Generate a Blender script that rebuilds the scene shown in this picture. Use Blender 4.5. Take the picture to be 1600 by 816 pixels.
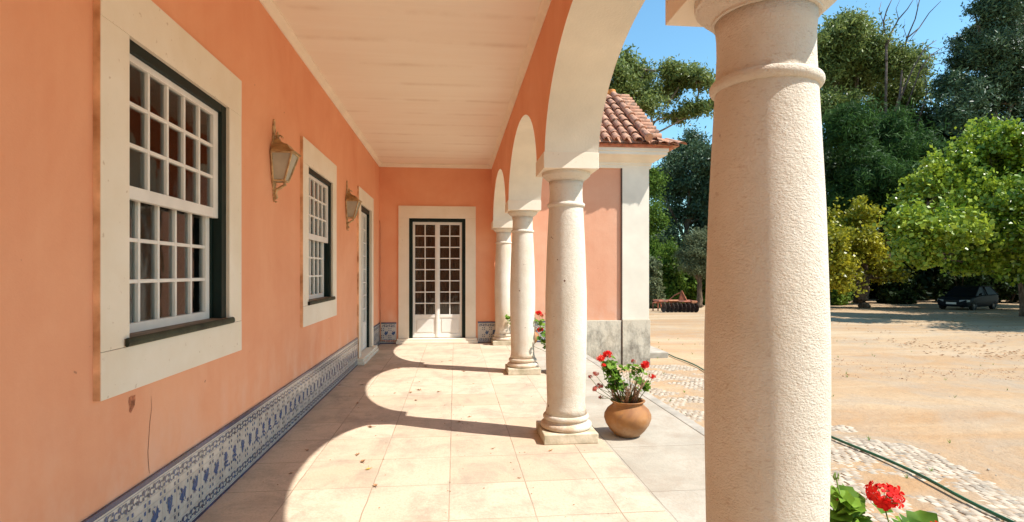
import bpy, math, random
import numpy as np
from mathutils import Vector, Matrix, noise as mnoise
R = math.radians
rnd = random.Random(7)
nr = np.random.default_rng(11)
for o in list(bpy.data.objects): bpy.data.objects.remove(o)
sc = bpy.context.scene
col = sc.collection

# ------------------------------------------------------------------ camera, light, exposure
cam = bpy.data.cameras.new('camera'); cam.sensor_width = 36; cam.lens = 870/1600*36
cam.shift_y = 17/1600; cam.clip_start = .05; cam.clip_end = 2000
co = bpy.data.objects.new('camera', cam); col.objects.link(co)
co.location = (0, 0, 1.4); co.rotation_euler = (R(90), 0, -math.atan(89/870)); sc.camera = co
SUN = Vector((.732, -.337, 1)).normalized()
w = bpy.data.worlds.new('World'); sc.world = w; w.use_nodes = True
sky = w.node_tree.nodes.new('ShaderNodeTexSky'); sky.sky_type = 'NISHITA'; sky.sun_disc = False
sky.sun_elevation = math.asin(SUN.z); sky.sun_rotation = math.atan2(SUN.x, SUN.y)
sky.air_density = 1.25; sky.dust_density = .15; sky.ozone_density = 1.6
bg = w.node_tree.nodes['Background']; bg.inputs[1].default_value = .15
sm = w.node_tree.nodes.new('ShaderNodeMix'); sm.data_type = 'RGBA'; sm.blend_type = 'MULTIPLY'; sm.inputs[0].default_value = 1
sm.inputs[7].default_value = (.58, .83, .87, 1)      # clear deep-blue air
w.node_tree.links.new(sky.outputs[0], sm.inputs[6]); w.node_tree.links.new(sm.outputs[2], bg.inputs[0])
sl = bpy.data.lights.new('sun', 'SUN'); sl.energy = 4.6; sl.angle = R(.55); sl.color = (1, .965, .905)
so = bpy.data.objects.new('sun', sl); col.objects.link(so)
so.rotation_euler = SUN.to_track_quat('Z', 'Y').to_euler(); so.location = (10, -5, 15)
sc.view_settings.view_transform = 'Standard'; sc.view_settings.look = 'None'
sc.view_settings.gamma = 1; sc.view_settings.exposure = .75
sc.render.engine = 'CYCLES'
sc.cycles.max_bounces = 10; sc.cycles.diffuse_bounces = 6; sc.cycles.transparent_max_bounces = 8

# ------------------------------------------------------------------ helpers
def newmat(name):
    m = bpy.data.materials.new(name); m.use_nodes = True
    return m, m.node_tree, m.node_tree.nodes['Principled BSDF']
def N(nt, t, **kw):
    n = nt.nodes.new(t)
    for k, v in kw.items(): setattr(n, k, v)
    return n
def coords(nt, scale=(1,1,1), rot=(0,0,0)):
    tc = N(nt, 'ShaderNodeNewGeometry'); mp = N(nt, 'ShaderNodeMapping')
    mp.inputs['Scale'].default_value = scale; mp.inputs['Rotation'].default_value = rot
    nt.links.new(tc.outputs['Position'], mp.inputs['Vector']); return mp.outputs[0]
def noise(nt, vec, scale, detail=4, rough=.55, dist=0):
    n = N(nt, 'ShaderNodeTexNoise'); n.inputs['Scale'].default_value = scale
    n.inputs['Detail'].default_value = detail; n.inputs['Roughness'].default_value = rough
    n.inputs['Distortion'].default_value = dist
    nt.links.new(vec, n.inputs['Vector']); return n.outputs['Fac']
def ramp(nt, fac, stops):
    r = N(nt, 'ShaderNodeValToRGB'); e = r.color_ramp.elements
    while len(e) > 2: e.remove(e[-1])
    for i, (p, c) in enumerate(stops):
        if i < 2: el = e[i]; el.position = p
        else: el = e.new(p)
        c = c if isinstance(c, (tuple, list)) else (c, c, c)
        el.color = (*c, 1)
    nt.links.new(fac, r.inputs[0]); return r.outputs[0]
def mix(nt, fac, a, b, mode='MIX'):
    m = N(nt, 'ShaderNodeMix', data_type='RGBA', blend_type=mode)
    for i, x in ((0, fac), (6, a), (7, b)):
        if isinstance(x, (int, float)): m.inputs[i].default_value = x
        elif isinstance(x, tuple): m.inputs[i].default_value = (*x, 1)
        else: nt.links.new(x, m.inputs[i])
    return m.outputs[2]
def bump(nt, bs, h, strength=.3, dist=.01, prev=None):
    b = N(nt, 'ShaderNodeBump'); b.inputs['Strength'].default_value = strength; b.inputs['Distance'].default_value = dist
    nt.links.new(h, b.inputs['Height'])
    if prev: nt.links.new(prev, b.inputs['Normal'])
    nt.links.new(b.outputs[0], bs.inputs['Normal']); return b.outputs[0]
def simple(name, c, rough=.6, var=.12, scale=6, bs=.15, bscale=80, bdist=.004, spec=.3, metal=0, c2=None, stretch=(1,1,1)):
    m, nt, b = newmat(name); v = coords(nt, stretch)
    n = noise(nt, v, scale, 5)
    lo = c2 or tuple(x*(1-var*1.6) for x in c); hi = tuple(min(1, x*(1+var)) for x in c)
    nt.links.new(ramp(nt, n, [(.32, lo), (.68, hi)]), b.inputs['Base Color'])
    b.inputs['Roughness'].default_value = rough; b.inputs['Specular IOR Level'].default_value = spec
    b.inputs['Metallic'].default_value = metal
    if bs: bump(nt, b, noise(nt, v, bscale, 4), bs, bdist)
    return m

M = {}
# orange lime plaster: broad mottling, faint vertical streaks, tiny dark pits
def plaster(name, c):
    m, nt, b = newmat(name); v = coords(nt)
    big = noise(nt, v, .8, 8, .66, .5)
    st = noise(nt, coords(nt, (4, 4, .45)), 1.1, 6, .65)
    pit = noise(nt, v, 14, 2)
    c1 = mix(nt, ramp(nt, big, [(.3, 0.), (.72, 1.)]), (c[0]*.93, c[1]*.86, c[2]*.84), (c[0]*1.04, c[1]*1.12, c[2]*1.17))
    c2 = mix(nt, ramp(nt, st, [(.42, 0.), (.8, .25)]), c1, (c[0]*1.08, c[1]*1.28, c[2]*1.42))
    zz = N(nt, 'ShaderNodeSeparateXYZ'); nt.links.new(v, zz.inputs[0])
    low = N(nt, 'ShaderNodeMapRange'); low.inputs[1].default_value = 1.0; low.inputs[2].default_value = .42; nt.links.new(zz.outputs[2], low.inputs[0])
    gr = noise(nt, coords(nt, (2.2, 2.2, 1.2)), 1.6, 6, .65)
    gm = N(nt, 'ShaderNodeMath', operation='MULTIPLY'); nt.links.new(low.outputs[0], gm.inputs[0]); nt.links.new(ramp(nt, gr, [(.45, 0.), (.70, .6)]), gm.inputs[1])
    c2 = mix(nt, gm.outputs[0], c2, (c[0]*1.02, c[1]*1.38, c[2]*1.75))
    c3 = mix(nt, ramp(nt, pit, [(.20, .55), (.225, 0.)]), c2, (.25, .1, .06))
    nt.links.new(c3, b.inputs['Base Color']); b.inputs['Roughness'].default_value = .9
    b.inputs['Specular IOR Level'].default_value = .12
    p = bump(nt, b, noise(nt, v, 7, 4), .22, .02)
    bump(nt, b, noise(nt, v, 130, 4), .22, .004, p)
    return m
M['orange'] = plaster('orange_plaster', (.81, .372, .208))
M['pink'] = plaster('pink_plaster', (.70, .36, .225))
M['white_plaster'] = simple('white_plaster', (.78, .72, .60), .9, .06, 2.2, .3, 60, .006, .1)
M['ceiling'] = None
def ceil_mat():
    m, nt, b = newmat('ceiling_paint'); v = coords(nt, (.35, 3.2, 1))
    n = noise(nt, v, 1.6, 5, .55, .6)
    base = mix(nt, ramp(nt, n, [(.36, 0.), (.6, 1.)]), (.865, .765, .62), (.89, .80, .66))
    gp = N(nt, 'ShaderNodeSeparateXYZ'); nt.links.new(coords(nt), gp.inputs[0])
    wv = N(nt, 'ShaderNodeMath', operation='MULTIPLY_ADD'); wv.inputs[1].default_value = .10; nt.links.new(noise(nt, coords(nt), 1.3, 4), wv.inputs[0]); nt.links.new(gp.outputs[1], wv.inputs[2])
    pp = N(nt, 'ShaderNodeMath', operation='PINGPONG'); pp.inputs[1].default_value = .29; nt.links.new(wv.outputs[0], pp.inputs[0])
    fade = noise(nt, coords(nt, (1, .6, 1)), 2.4, 4, .6)
    jm = N(nt, 'ShaderNodeMath', operation='MULTIPLY'); nt.links.new(ramp(nt, pp.outputs[0], [(0., .42), (.07, 0.)]), jm.inputs[0]); nt.links.new(ramp(nt, fade, [(.40, 0.), (.62, 1.)]), jm.inputs[1])
    nt.links.new(mix(nt, jm.outputs[0], base, (.60, .45, .30)), b.inputs['Base Color'])
    b.inputs['Roughness'].default_value = .75
    bump(nt, b, noise(nt, coords(nt, (.5, 4, 1)), 2, 3), .25, .03)
    return m
M['ceiling'] = ceil_mat()
# rough tooled stone of the columns
def column_mat():
    m, nt, b = newmat('column_stone'); v = coords(nt)
    n = noise(nt, v, 2.5, 6, .6); z = N(nt, 'ShaderNodeSeparateXYZ'); nt.links.new(v, z.inputs[0])
    c = mix(nt, ramp(nt, n, [(.3, 0.), (.7, 1.)]), (.63, .545, .43), (.74, .67, .57))
    st = noise(nt, coords(nt, (1, 1, .25)), 3.5, 4)
    c = mix(nt, ramp(nt, st, [(.54, 0.), (.76, .55)]), c, (.58, .36, .20))
    lw = N(nt, 'ShaderNodeMapRange'); lw.inputs[1].default_value = .75; lw.inputs[2].default_value = .15; nt.links.new(z.outputs[2], lw.inputs[0])
    sm_ = N(nt, 'ShaderNodeMath', operation='MULTIPLY'); nt.links.new(lw.outputs[0], sm_.inputs[0]); nt.links.new(ramp(nt, noise(nt, v, 5, 6, .65), [(.42, 0.), (.62, .75)]), sm_.inputs[1])
    c = mix(nt, sm_.outputs[0], c, (.52, .33, .18))
    tick = noise(nt, coords(nt, (1, 1, 3.2)), 34, 4, .65); c = mix(nt, ramp(nt, tick, [(.31, .38), (.42, 0.)]), c, (.42, .27, .17))
    pit = noise(nt, v, 17, 2); c = mix(nt, ramp(nt, pit, [(.235, .9), (.255, 0.)]), c, (.14, .06, .03))
    nt.links.new(c, b.inputs['Base Color']); b.inputs['Roughness'].default_value = .92
    b.inputs['Specular IOR Level'].default_value = .12
    p = bump(nt, b, noise(nt, v, 28, 3, .5), .35, .012)
    bump(nt, b, noise(nt, coords(nt, (1, 1, 1.5)), 120, 6, .62), .85, .0075, p)
    return m
M['column'] = column_mat()
def stone_frame():
    m, nt, b = newmat('pale_limestone'); v = coords(nt)
    n = noise(nt, v, 3, 6, .6)
    c = mix(nt, ramp(nt, n, [(.3, 0.), (.7, 1.)]), (.77, .66, .51), (.84, .75, .62))
    p = noise(nt, v, 30, 3)
    c = mix(nt, ramp(nt, p, [(.27, .5), (.33, 0.)]), c, (.45, .30, .17))
    nt.links.new(c, b.inputs['Base Color']); b.inputs['Roughness'].default_value = .8
    b.inputs['Specular IOR Level'].default_value = .2
    bump(nt, b, noise(nt, v, 110, 4), .25, .003); return m
M['stone'] = stone_frame()
M['rust_edge'] = simple('stained_frame_edge', (.74, .46, .27), .9, .3, 6, .3, 60, .004, .1, c2=(.46, .23, .11))
M['joint'] = simple('dark_joint', (.10, .06, .045), .9, .1, 8, 0)
M['crack'] = simple('crack_shadow_line', (.22, .07, .03), .95, .1, 8, 0)
M['scar'] = simple('chipped_plaster', (.50, .18, .09), .95, .35, 40, .6, 60, .01)
M['white_paint'] = simple('white_gloss_paint', (.78, .74, .68), .38, .05, 5, .1, 60, .002, .5)
M['green_paint'] = simple('dark_green_paint', (.004, .014, .010), .5, .2, 8, .1, 60, .002, .25)
M['wood_sill'] = simple('weathered_brown_sill', (.20, .135, .085), .6, .35, 5, .3, 50, .004, .3, stretch=(5, 1, 5))
M['sill_nose'] = simple('dark_olive_sill_edge', (.035, .040, .022), .6, .4, 9, .3)
M['curtain'] = simple('beige_curtain', (.76, .68, .56), .9, .15, 3, .1, 60, .002, .1, stretch=(1, 6, .2))
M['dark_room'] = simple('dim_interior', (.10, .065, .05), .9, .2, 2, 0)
def glass():
    m, nt, b = newmat('window_glass')
    b.inputs['Base Color'].default_value = (.95, .97, .96, 1); b.inputs['Roughness'].default_value = .03
    tr = N(nt, 'ShaderNodeBsdfTransparent'); gl = N(nt, 'ShaderNodeBsdfGlossy'); gl.inputs['Roughness'].default_value = .04
    tr.inputs[0].default_value = (.80, .82, .80, 1)
    bm = N(nt, 'ShaderNodeBump'); bm.inputs['Strength'].default_value = .12; bm.inputs['Distance'].default_value = .02
    nt.links.new(noise(nt, coords(nt), 5, 2), bm.inputs['Height']); nt.links.new(bm.outputs[0], gl.inputs['Normal'])
    fr = N(nt, 'ShaderNodeFresnel'); fr.inputs[0].default_value = 1.5
    ms = N(nt, 'ShaderNodeMixShader'); nt.links.new(fr.outputs[0], ms.inputs[0])
    nt.links.new(tr.outputs[0], ms.inputs[1]); nt.links.new(gl.outputs[0], ms.inputs[2])
    nt.links.new(ms.outputs[0], nt.nodes['Material Output'].inputs[0]); return m
M['glass'] = glass()
M['lamp_glass'] = simple('grimy_lantern_glass', (.42, .41, .33), .25, .15, 4, .1, 40, .002, .5)
M['lamp_metal'] = simple('flaking_gilt_metal', (.52, .38, .20), .5, .3, 22, .3, 90, .003, .4, .15, c2=(.28, .16, .07))
M['lamp_cap'] = simple('tarnished_brass_hood', (.38, .26, .12), .45, .35, 14, .3, 70, .003, .4, .15, c2=(.24, .14, .05))
M['tile_white'] = simple('glazed_tile_white', (.53, .49, .43), .18, .10, 9, .06, 8, .004, .5)
M['tile_blue'] = simple('glaze_cobalt_blue', (.022, .050, .14), .2, .4, 40, 0, spec=.5, c2=(.07, .13, .25))
M['tile_slate'] = simple('glaze_slate_blue', (.06, .09, .16), .2, .3, 30, 0, spec=.5)
M['tile_edge'] = simple('glazed_navy_edge', (.03, .045, .12), .25, .3, 8, 0, spec=.5)
M['tile_joint'] = simple('tile_joint_line', (.36, .30, .25), .8, .2, 9, 0)
def floor_mat(name, sx, sy, ox, oy, a, bcol, mort, stain, seed=0, spk=.5):
    m, nt, b = newmat(name); g = N(nt, 'ShaderNodeNewGeometry')
    mp = N(nt, 'ShaderNodeMapping'); mp.inputs['Location'].default_value = (-ox, -oy, 0)
    nt.links.new(g.outputs['Position'], mp.inputs[0])
    wob = N(nt, 'ShaderNodeVectorMath', operation='ADD')
    nz = N(nt, 'ShaderNodeTexNoise'); nz.inputs['Scale'].default_value = 6; nt.links.new(mp.outputs[0], nz.inputs['Vector'])
    scn = N(nt, 'ShaderNodeVectorMath', operation='SCALE'); scn.inputs['Scale'].default_value = .012
    nt.links.new(nz.outputs['Color'], scn.inputs[0]); nt.links.new(mp.outputs[0], wob.inputs[0]); nt.links.new(scn.outputs[0], wob.inputs[1])
    br = N(nt, 'ShaderNodeTexBrick'); br.offset = 0; br.squash = 1
    br.inputs['Scale'].default_value = 1; br.inputs['Brick Width'].default_value = sx; br.inputs['Row Height'].default_value = sy
    br.inputs['Mortar Size'].default_value = .0042; br.inputs['Mortar Smooth'].default_value = .3; br.inputs['Bias'].default_value = 0
    br.inputs['Color1'].default_value = (*a, 1); br.inputs['Color2'].default_value = (*bcol, 1); br.inputs['Mortar'].default_value = (*mort, 1)
    nt.links.new(wob.outputs[0], br.inputs['Vector'])
    v = coords(nt)
    big = noise(nt, v, .9+seed, 6, .62, .5)
    c = mix(nt, ramp(nt, big, [(.40, 0.), (.70, .75)]), br.outputs['Color'], stain)
    fine = noise(nt, v, 55, 4, .7)
    c = mix(nt, ramp(nt, fine, [(.33, spk), (.5, 0.)]), c, tuple(x*.62 for x in stain))
    dirt = noise(nt, coords(nt, (1, 2.2, 1)), 2.3, 7, .7)
    c = mix(nt, ramp(nt, dirt, [(.50, 0.), (.72, .55)]), c, tuple(x*.62 for x in stain))
    gr2 = noise(nt, coords(nt, (1.3, 1, 1)), 2.1, 9, .76, .4)
    c = mix(nt, ramp(nt, gr2, [(.47, 0.), (.64, .75)]), c, (.35, .285, .215))
    nt.links.new(c, b.inputs['Base Color']); b.inputs['Roughness'].default_value = .85; b.inputs['Specular IOR Level'].default_value = .2
    inv = N(nt, 'ShaderNodeMath', operation='SUBTRACT'); inv.inputs[0].default_value = 1; nt.links.new(br.outputs['Fac'], inv.inputs[1])
    p = bump(nt, b, inv.outputs[0], .5, .006)
    bump(nt, b, noise(nt, v, 60, 5), .35, .006, p); return m
M['floor'] = floor_mat('gallery_floor_slabs', .5, .54, -.03, 4.24, (.52, .385, .265), (.63, .495, .36), (.27, .20, .13), (.62, .49, .36))
M['paving'] = floor_mat('grey_paving_slabs', 1.0, .9, 1.25, 4.35, (.36, .315, .245), (.43, .385, .31), (.17, .13, .09), (.54, .48, .385), .65)
M['kerb'] = simple('grey_kerb_stone', (.40, .36, .295), .9, .15, 5, .4, 40, .006)
def stained_base():
    m, nt, b = newmat('lichen_stained_stone'); v = coords(nt)
    n = noise(nt, coords(nt, (1, 1, .6)), 6, 9, .75); n2 = noise(nt, v, 1.4, 4)
    z = N(nt, 'ShaderNodeSeparateXYZ'); nt.links.new(v, z.inputs[0])
    mr = N(nt, 'ShaderNodeMapRange'); mr.inputs[1].default_value = .45; mr.inputs[2].default_value = -.5; nt.links.new(z.outputs[2], mr.inputs[0])
    ad = N(nt, 'ShaderNodeMath', operation='MULTIPLY_ADD'); ad.inputs[1].default_value = .22
    nt.links.new(mr.outputs[0], ad.inputs[0]); nt.links.new(n, ad.inputs[2])
    c = mix(nt, ramp(nt, ad.outputs[0], [(.52, 0.), (.78, .9)]), (.60, .54, .43), (.16, .14, .11))
    c = mix(nt, ramp(nt, n2, [(.5, 0.), (.8, .4)]), c, (.50, .36, .22))
    nt.links.new(c, b.inputs['Base Color']); b.inputs['Roughness'].default_value = .9
    bump(nt, b, noise(nt, v, 30, 5), .4, .01); return m
M['stained'] = stained_base()
M['plinth'] = simple('worn_plinth_stone', (.58, .49, .36), .9, .2, 7, .5, 50, .006, .15, c2=(.34, .28, .17))
def roof_tile():
    m, nt, b = newmat('weathered_roof_tile'); v = coords(nt)
    n = noise(nt, v, 5, 6, .65); l = noise(nt, v, 13, 5, .7)
    c = mix(nt, ramp(nt, n, [(.3, 0.), (.68, 1.)]), (.36, .15, .085), (.60, .33, .20))
    c = mix(nt, ramp(nt, l, [(.50, 0.), (.62, .85)]), c, (.13, .095, .07))
    nt.links.new(c, b.inputs['Base Color']); b.inputs['Roughness'].default_value = .9
    bump(nt, b, l, .4, .01); return m
M['rooftile'] = roof_tile()
M['ridge'] = simple('orange_ridge_tile', (.62, .24, .06), .8, .3, 12, .3)
M['brick'] = simple('brick_red_fascia', (.50, .19, .11), .9, .2, 12, .3)
def pot_mat():
    m, nt, b = newmat('sandy_terracotta'); v = coords(nt)
    n = noise(nt, v, 6, 6, .6, .6)
    c = mix(nt, ramp(nt, n, [(.3, 0.), (.66, 1.)]), (.20, .075, .025), (.36, .155, .042))
    l = noise(nt, v, 3.2, 4); c = mix(nt, ramp(nt, l, [(.52, 0.), (.64, .6)]), c, (.42, .27, .16))
    dk = noise(nt, v, 11, 6, .7); c = mix(nt, ramp(nt, dk, [(.56, 0.), (.68, .6)]), c, (.17, .085, .045))
    nt.links.new(c, b.inputs['Base Color']); b.inputs['Roughness'].default_value = .75
    bump(nt, b, n, .3, .01); return m
M['pot'] = pot_mat()
M['soil'] = simple('potting_soil', (.06, .035, .02), .95, .3, 40, .6, 60, .01)
def leafmat(name, a, bc, trans=.35, scale=.5, rough=.6, spec=.15):
    m, nt, b = newmat(name); v = coords(nt)
    n = noise(nt, v, scale, 4, .6)
    at = N(nt, 'ShaderNodeAttribute'); at.attribute_name = 'hue'
    ad = N(nt, 'ShaderNodeMath', operation='MULTIPLY_ADD'); ad.inputs[1].default_value = .45
    nt.links.new(at.outputs['Fac'], ad.inputs[0]); nt.links.new(n, ad.inputs[2])
    c = ramp(nt, ad.outputs[0], [(.45, a), (1.0, bc)])
    nt.links.new(c, b.inputs['Base Color']); b.inputs['Roughness'].default_value = rough; b.inputs['Specular IOR Level'].default_value = spec
    tl = N(nt, 'ShaderNodeBsdfTranslucent'); nt.links.new(c, tl.inputs[0])
    ms = N(nt, 'ShaderNodeMixShader'); ms.inputs[0].default_value = trans
    nt.links.new(b.outputs[0], ms.inputs[1]); nt.links.new(tl.outputs[0], ms.inputs[2])
    nt.links.new(ms.outputs[0], nt.nodes['Material Output'].inputs[0]); return m
M['ger_leaf'] = leafmat('geranium_leaf_green', (.07, .16, .02), (.22, .36, .04), .4, 8)
M['petal'] = leafmat('scarlet_petal', (.62, .006, .008), (.85, .03, .02), .3, 20)
M['petal_old'] = leafmat('faded_red_petal', (.38, .05, .04), (.55, .14, .10), .3, 20)
M['stem'] = simple('geranium_green_stem', (.16, .22, .05), .7, .2, 20, 0)
M['dry_stem'] = simple('woody_brown_stem', (.25, .14, .08), .9, .35, 30, .3)
M['dry_leaf'] = simple('dry_brown_leaf', (.34, .17, .07), .8, .35, 25, .2, c2=(.16, .075, .035))
M['yel_leaf'] = simple('dry_yellow_leaf', (.50, .32, .05), .8, .35, 25, .2)
M['hose'] = simple('green_rubber_hose', (.012, .10, .040), .4, .2, 8, 0, spec=.4)
M['bark'] = simple('grey_brown_bark', (.17, .115, .08), .95, .4, 3, .8, 12, .05, .1, stretch=(4, 4, .8))
M['pale_bark'] = simple('pale_eucalyptus_bark', (.30, .24, .19), .9, .35, 2, .5, 10, .03, .1, stretch=(4, 4, .6))
M['dead_wood'] = simple('dead_branch_wood', (.15, .11, .095), .95, .3, 3, 0)
M['rust_red'] = simple('rusty_red_paint', (.30, .085, .04), .7, .4, 3, .3, c2=(.12, .05, .03))
M['rust_orange'] = simple('sunbleached_orange_paint', (.42, .17, .08), .7, .35, 5, .3)
M['disc_steel'] = simple('dark_rusted_steel', (.07, .045, .035), .6, .4, 6, .2, metal=.3)
M['car_paint'] = simple('dark_shaded_car_paint', (.006, .008, .011), .6, .1, 2, 0, spec=.12)  # dark paint, lowered further to stand for the deep shade around the car
M['car_glass'] = simple('tinted_car_glass', (.006, .009, .012), .5, .1, 2, 0, spec=.08)
M['tyre'] = simple('tyre_rubber', (.018, .018, .018), .85, .1, 2, 0)
M['rim'] = simple('alloy_rim', (.10, .10, .105), .35, .1, 2, 0, metal=.6)
M['lamp_clear'] = simple('headlamp_lens', (.30, .32, .32), .3, .1, 9, 0, spec=.4)
M['plate'] = simple('number_plate_white', (.62, .62, .58), .5, .05, 9, 0)
M['pipe'] = simple('salmon_painted_pipe', (.66, .30, .17), .7, .1, 6, 0)

class MB:
    def __init__(s): s.v = []; s.f = []; s.m = []; s.hue = None; s.extra = []
    def add(s, vs, fs, mi=0):
        k = len(s.v); s.v += [tuple(p) for p in vs]
        s.f += [tuple(i+k for i in f) for f in fs]; s.m += [mi]*len(fs); return s
    def box(s, a, b, mi=0):
        x0, y0, z0 = [min(p, q) for p, q in zip(a, b)]; x1, y1, z1 = [max(p, q) for p, q in zip(a, b)]
        return s.add([(x0,y0,z0),(x1,y0,z0),(x1,y1,z0),(x0,y1,z0),(x0,y0,z1),(x1,y0,z1),(x1,y1,z1),(x0,y1,z1)],
                     [(0,3,2,1),(4,5,6,7),(0,1,5,4),(1,2,6,5),(2,3,7,6),(3,0,4,7)], mi)
    def tube(s, pts, r, seg=8, mi=0, cap=True):
        pts = [Vector(p) for p in pts]; n = len(pts); rr = r if isinstance(r, (list, tuple)) else [r]*n
        vs = []; up = None
        for i, p in enumerate(pts):
            d = (pts[min(i+1, n-1)]-pts[max(i-1, 0)]).normalized()
            if up is None: up = Vector((0,0,1)) if abs(d.z) < .9 else Vector((1,0,0))
            a = d.cross(up)
            if a.length < 1e-4: a = d.cross(Vector((.3, 1, .2)))
            a.normalize(); b2 = d.cross(a).normalized(); up = -b2 if False else up
            for k in range(seg):
                t = 2*math.pi*k/seg; vs.append(p+(a*math.cos(t)+b2*math.sin(t))*rr[i])
        fs = [(i*seg+k, i*seg+(k+1) % seg, (i+1)*seg+(k+1) % seg, (i+1)*seg+k) for i in range(n-1) for k in range(seg)]
        if cap: fs += [tuple(range(seg))[::-1], tuple((n-1)*seg+k for k in range(seg))]
        return s.add(vs, fs, mi)
    def lathe(s, prof, c, seg=48, mi=0, axis='Z', cap=True):
        vs = []
        for r, h in prof:
            for k in range(seg):
                t = 2*math.pi*k/seg; a, b2 = r*math.cos(t), r*math.sin(t)
                vs.append((c[0]+a, c[1]+b2, c[2]+h) if axis == 'Z' else ((c[0]+a, c[1]+h, c[2]+b2) if axis == 'Y' else (c[0]+h, c[1]+a, c[2]+b2)))
        n = len(prof)
        fs = [(i*seg+k, i*seg+(k+1) % seg, (i+1)*seg+(k+1) % seg, (i+1)*seg+k) for i in range(n-1) for k in range(seg)]
        if cap:
            fs += [tuple(range(seg))[::-1], tuple((n-1)*seg+k for k in range(seg))]
        return s.add(vs, fs, mi)
    def prism(s, poly, f0, f1, mi=0):
        n = len(poly); vs = [f0(*p) for p in poly]+[f1(*p) for p in poly]
        fs = [tuple(range(n))[::-1], tuple(range(n, 2*n))]+[(i, (i+1) % n, n+(i+1) % n, n+i) for i in range(n)]
        return s.add(vs, fs, mi)
    def build(s, name, mats, parent=None, smooth=False, bevel=0, origin=None):
        me = bpy.data.meshes.new(name)
        off = Vector((0,0,0))
        p = parent
        while p: off += p.location; p = p.parent
        if origin is not None: off = Vector(origin)
        V = np.array(s.v, dtype=np.float64)-np.array(off)
        me.from_pydata(V.tolist(), [], s.f)
        for m in (mats if isinstance(mats, (list, tuple)) else [mats]): me.materials.append(M[m])
        me.polygons.foreach_set('material_index', s.m)
        if smooth: me.polygons.foreach_set('use_smooth', [True]*len(s.f))
        me.validate(); me.update()
        if smooth and smooth != 'all':
            try: me.set_sharp_from_angle(angle=R(smooth if smooth > 1 else 40))
            except Exception: pass
        o = bpy.data.objects.new(name, me); col.objects.link(o)
        if parent: o.parent = parent
        if origin is not None: o.location = origin
        if bevel:
            b = o.modifiers.new('bevel', 'BEVEL'); b.width = bevel; b.segments = 2; b.limit_method = 'ANGLE'; b.angle_limit = R(40)
        return o
def tag(o, label=None, cat=None, group=None, kind=None):
    if label: o['label'] = label
    if cat: o['category'] = cat
    if group: o['group'] = group
    if kind: o['kind'] = kind
    return o
def thing(name, label, cat, loc=(0,0,0), group=None):
    o = bpy.data.objects.new(name, None); o.empty_display_size = .2; col.objects.link(o); o.location = loc
    return tag(o, label, cat, group)
def copy_tree(o, parent=None):
    c = o.copy(); col.objects.link(c); c.parent = parent
    for ch in list(o.children): copy_tree(ch, c)
    return c

# ------------------------------------------------------------------ layout constants
WX = -1.465         # plaster face of the house wall
BY = 11.03          # plaster face of the end wall
CZ = 3.51           # ceiling
CX = .94            # column line
SP = 3.06           # column spacing
CY = [1.61+SP*i for i in range(-2, 4)]
AH = .22            # half arcade thickness
def gz(x, y):       # terrain height
    d = max(y, -2)
    z = -.22-.025*min(d, 11)-.018*max(0, min(d-11, 25))
    z -= .03*max(0, min(1, (x-3)/6))
    return z

# ------------------------------------------------------------------ ground
def ground_mat():
    m, nt, b = newmat('sandy_ground'); v = coords(nt)
    big = noise(nt, coords(nt, (.16, .5, 1), (0, 0, R(38))), 1.0, 6, .6, .8)
    c = mix(nt, ramp(nt, big, [(.34, 0.), (.5, .5), (.66, 1.)]), (.42, .25, .125), (.47, .325, .19))
    med = noise(nt, v, .8, 6, .65, 1)
    c = mix(nt, ramp(nt, med, [(.44, 0.), (.68, .8)]), c, (.38, .30, .215))
    trk = noise(nt, coords(nt, (.10, .55, 1), (0, 0, R(47))), 1.1, 5, .6, 1.2)
    c = mix(nt, ramp(nt, trk, [(.46, 0.), (.70, .6)]), c, (.56, .43, .28))
    fine = noise(nt, v, 11, 6, .75)
    c = mix(nt, ramp(nt, fine, [(.30, .6), (.46, 0.)]), c, (.30, .20, .12))
    lit = noise(nt, coords(nt, (1, 1.6, 1)), 26, 4, .7)
    c = mix(nt, ramp(nt, lit, [(.66, 0.), (.72, .7)]), c, (.14, .09, .055))
    nt.links.new(c, b.inputs['Base Color']); b.inputs['Roughness'].default_value = .95; b.inputs['Specular IOR Level'].default_value = .08
    sp = noise(nt, v, 55, 4, .75); c = mix(nt, ramp(nt, sp, [(.36, .45), (.48, 0.), (.60, 0.), (.70, .4)]), c, (.34, .25, .17)); nt.links.new(c, b.inputs['Base Color'])
    p = bump(nt, b, noise(nt, v, 3, 6, .65), .7, .06)
    bump(nt, b, noise(nt, v, 28, 6, .75), .7, .014, p); return m
M['sand'] = ground_mat()
mb = MB()
xs = [-400, -150, -60, -20, -8]+[round(2.3+.35*i, 3) for i in range(0, 30)]+[13+2*i for i in range(30)]+[80, 120, 200, 400, 900]
xs = sorted(set(xs)); ys = [-400, -150, -50, -20, -9]+[-6+.5*i for i in range(60)]+[24+2*i for i in range(20)]+[70, 100, 200, 500, 1200]
for y in ys:
    for x in xs:
        a = 1 if 0 < x < 80 and -9 < y < 64 else 0
        h = gz(x, y)+a*.035*mnoise.noise((x*.5, y*.5, 0))-(.03*math.exp(-((y-.34*x-(11.5 if x > 5.5 else 99))/.35)**2)+.03*math.exp(-((y-.34*x-(13.2 if x > 5.5 else 99))/.35)**2))*a+a*.01*mnoise.noise((x*2.3, y*2.3, 4))
        mb.v.append((x, y, h))
nx = len(xs)
for j in range(len(ys)-1):
    for i in range(nx-1):
        mb.f.append((j*nx+i, j*nx+i+1, (j+1)*nx+i+1, (j+1)*nx+i)); mb.m.append(0)
tag(mb.build('ground', 'sand', smooth=True), kind='structure')

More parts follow.
